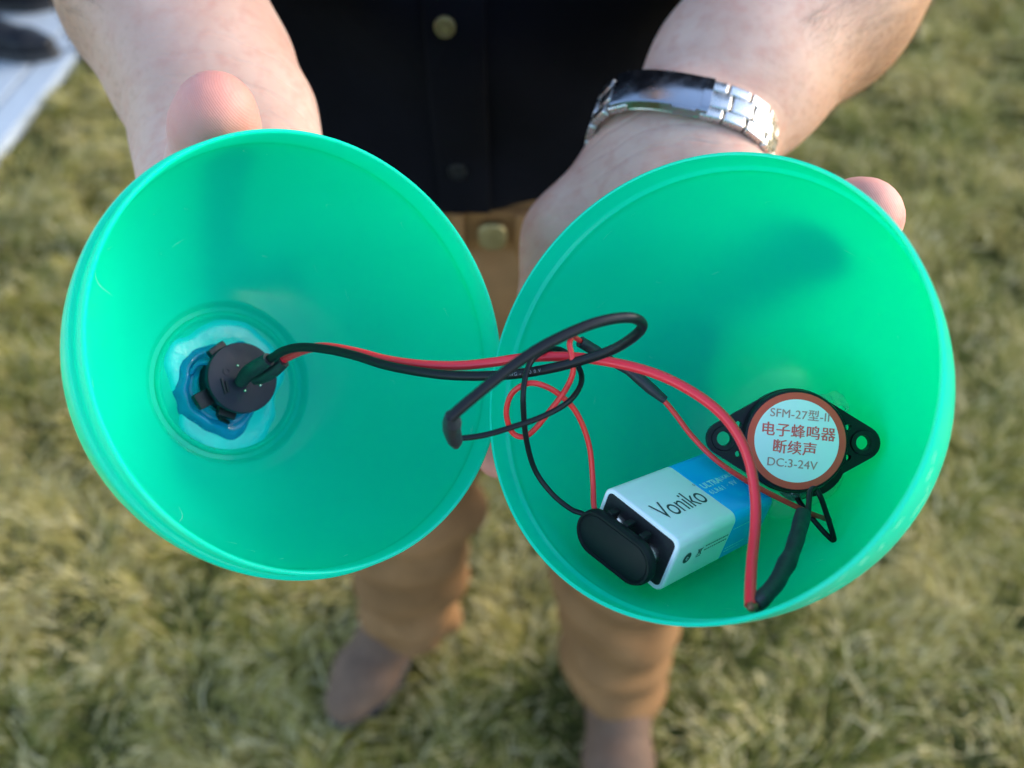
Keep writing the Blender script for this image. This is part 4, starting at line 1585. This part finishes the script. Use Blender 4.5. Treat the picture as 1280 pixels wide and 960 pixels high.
# equal arc positions
aa = np.linspace(0, 2 * math.pi, 2000)
bp = np.array([band_pt(a) for a in aa])
sl_ = np.r_[0, np.cumsum(np.linalg.norm(np.diff(bp, axis=0), axis=1))]
NL = 24
pitch = sl_[-1] / NL
lk_mid, lk_out = bx('link', pitch * .985, .0082, .0030, .0006), bx('link', pitch * .985, .0052, .0030, .0006)
pin = bx('link_bar', pitch * .30, .0088, .0026, .0004)
for q in (lk_mid, lk_out, pin):
    for p in q.polygons: p.use_smooth = True
    q.set_sharp_from_angle(angle=math.radians(40))
lk_mid.materials.append(M['steel']); lk_out.materials.append(M['steel']); pin.materials.append(M['clasp'])
CL_A = math.radians(86)
for i in range(NL):
    a = float(np.interp(pitch * i, sl_, aa))
    da = (a - CL_A + math.pi) % (2 * math.pi) - math.pi
    if -0.76 < da < 0.30: continue
    if abs(abs(da) - math.pi) < 0.55: continue
    fr = band_frame(a)
    for me, zo, nm, dt in ((lk_mid, 0, 'link', pitch * .25), (lk_out, .0069, 'link', 0), (lk_out, -.0069, 'link', 0)):
        o = bpy.data.objects.new(nm, me)
        COL.objects.link(o)
        o.parent = watch
        o.matrix_local = fr @ Matrix.Translation((dt, zo, .0012))
# folding clasp: curved plate over three steps
def curved_plate(name, a0, a1, z0, z1, o0, o1, n=14):
    v, f = [], []
    for i in range(n + 1):
        a = a0 + (a1 - a0) * i / n
        for off, z in ((o0, z0), (o0, z1), (o1, z1 - .0008), (o1 + .0004, z1 - .0018), (o1 + .0004, z0 + .0018), (o1, z0 + .0008)):
            x, y = band_pt(a, off)
            v.append((x, y, z))
    m = 6
    for i in range(n):
        for k in range(m): f.append((i * m + k, i * m + (k + 1) % m, (i + 1) * m + (k + 1) % m, (i + 1) * m + k))
    f.append(tuple(range(m)))
    f.append(tuple(n * m + k for k in reversed(range(m))))
    bm = bmesh.new()
    bm.from_mesh(mesh(name, v, f))
    return bm_mesh(name, bm)


link('clasp', curved_plate('clasp', CL_A - .80, CL_A + .30, -.0095, .0095, .0012, .0040), M['clasp'], watch, 35)
link('clasp_blade', curved_plate('clasp_blade', CL_A - .76, CL_A + .27, -.0080, .0080, -.0006, .0008), M['steel'], watch, 35)
link('clasp_catch', curved_plate('clasp_catch', CL_A - .12, CL_A + .16, -.0104, -.0080, .0008, .0036), M['clasp'], watch, 35)
link('clasp_fold', curved_plate('clasp_fold', CL_A + .20, CL_A + .30, -.0088, .0088, .0040, .0048), M['clasp'], watch, 35)
bk_a = CL_A + math.pi
cf = band_frame(bk_a)
case = lathe('watch_case', [(0, 0), (.0185, 0), (.0200, .003), (.0200, .007), (.0185, .009), (.0168, .0095), (.0162, .0085), (0, .0085)], 56)
link('watch_case', place(case, cf), M['steel'], watch, 35)
dial = lathe('dial', [(0, .0087), (.0160, .0087), (.0160, .0084)], 48)
link('dial', place(dial, cf), M['glass_dark'], watch)
crown = lathe('crown', [(0, 0), (.003, 0), (.003, .003), (0, .003)], 20)
link('crown', place(crown, cf @ Matrix.Translation((.0198, 0, .005)) @ Matrix.Rotation(math.pi / 2, 4, 'Y')), M['steel'], watch, 35)


# ------------------------------------------------------------------ the other person at the pavement
def build_bystander():
    bx0, by0 = -1.60, 2.52
    root = thing('person', 'person in dark trousers and black shoes standing on the pale pavement', 'person', Matrix.Translation((bx0, by0, 0.027)))
    P = lambda x, y, z: V3(x, y, z)
    X1 = V3(1, 0, 0)
    B = Field((-.32, -.36, .95), (.32, .36, 1.84), .006)
    B.cone((0, 0, 1.0), (0, 0, 1.40), .13, .15, .05, (X1, .66))
    B.cone((0, -.15, 1.43), (0, .15, 1.43), .055, .055, .05)
    B.cone((0, 0, 1.44), (.015, 0, 1.56), .056, .053, .04)
    B.cone((.0, 0, 1.70), (-.01, 0, 1.69), .088, .085, .02)
    B.cone((.04, 0, 1.67), (.055, 0, 1.60), .064, .040, .03)
    B.cone((.11, 0, 1.68), (.122, 0, 1.65), .008, .013, .012)
    for s in (-1, 1):
        B.cone((0, s * .185, 1.41), (-.02, s * .24, 1.14), .050, .040, .03)
        B.cone((-.02, s * .24, 1.14), (.06, s * .235, .98), .038, .028, .02)
        B.cone((0, s * .083, 1.67), (-.005, s * .085, 1.64), .012, .010, .008)
    me = B.mesh('body')
    set_attr(me, 'pink', np.zeros(len(me.vertices)))
    set_attr(me, 'tan', np.zeros(len(me.vertices)))
    link('body', me, M['skin'], root, 180)
    S = Field((-.32, -.36, .9), (.32, .36, 1.56), .008)
    S.cone((0, 0, .97), (0, 0, 1.40), .16, .175, .05, (X1, .72))
    S.cone((0, -.15, 1.42), (0, .15, 1.42), .07, .07, .05)
    for s in (-1, 1): S.cone((0, s * .185, 1.41), (-.015, s * .225, 1.22), .068, .058, .03)
    link('shirt', S.mesh('shirt'), M['dark_trousers'], root, 180)
    h = Field((-.15, -.14, 1.58), (.15, .14, 1.86), .006)
    h.cone((-.01, 0, 1.715), (-.025, 0, 1.69), .094, .090, .02)
    h.carve((-.15, -.14, 1.58), (.15, .14, 1.86), lambda X, Y_, Z: -(0.75 * (Z - 1.68) - 0.5 * (X - .05)))
    link('hair', h.mesh('hair'), M['hair'], root, 180)
    T = Field((-.3, -.32, .05), (.34, .3, 1.02), .008)
    T.cone((0, 0, .93), (0, 0, 1.0), .155, .150, .04, (X1, .78))
    an = (V3(.06, -.14, .06), V3(-.02, .12, .06))
    for i, s in enumerate((-1, 1)): leg_cloth(T, V3(0, s * .08, .90), V3(.03, s * .10, .50), an[i], .095, .075, .072)
    T.carve((-.3, -.32, .05), (.34, .3, 1.02), lambda X, Y_, Z: .075 - Z + 0 * X)
    tm = T.mesh('trousers')
    relax(tm, 1)
    link('trousers', tm, M['dark_trousers'], root, 180)
    for h_, t_, a_ in (((-.01, -.145), (.275, -.16), an[0]), ((-.10, .12), (.18, .15), an[1])):
        o = shoe(None, h_, t_, a_, M['black_leather'], M['sole'])
        o.parent = root
    return root


build_bystander()
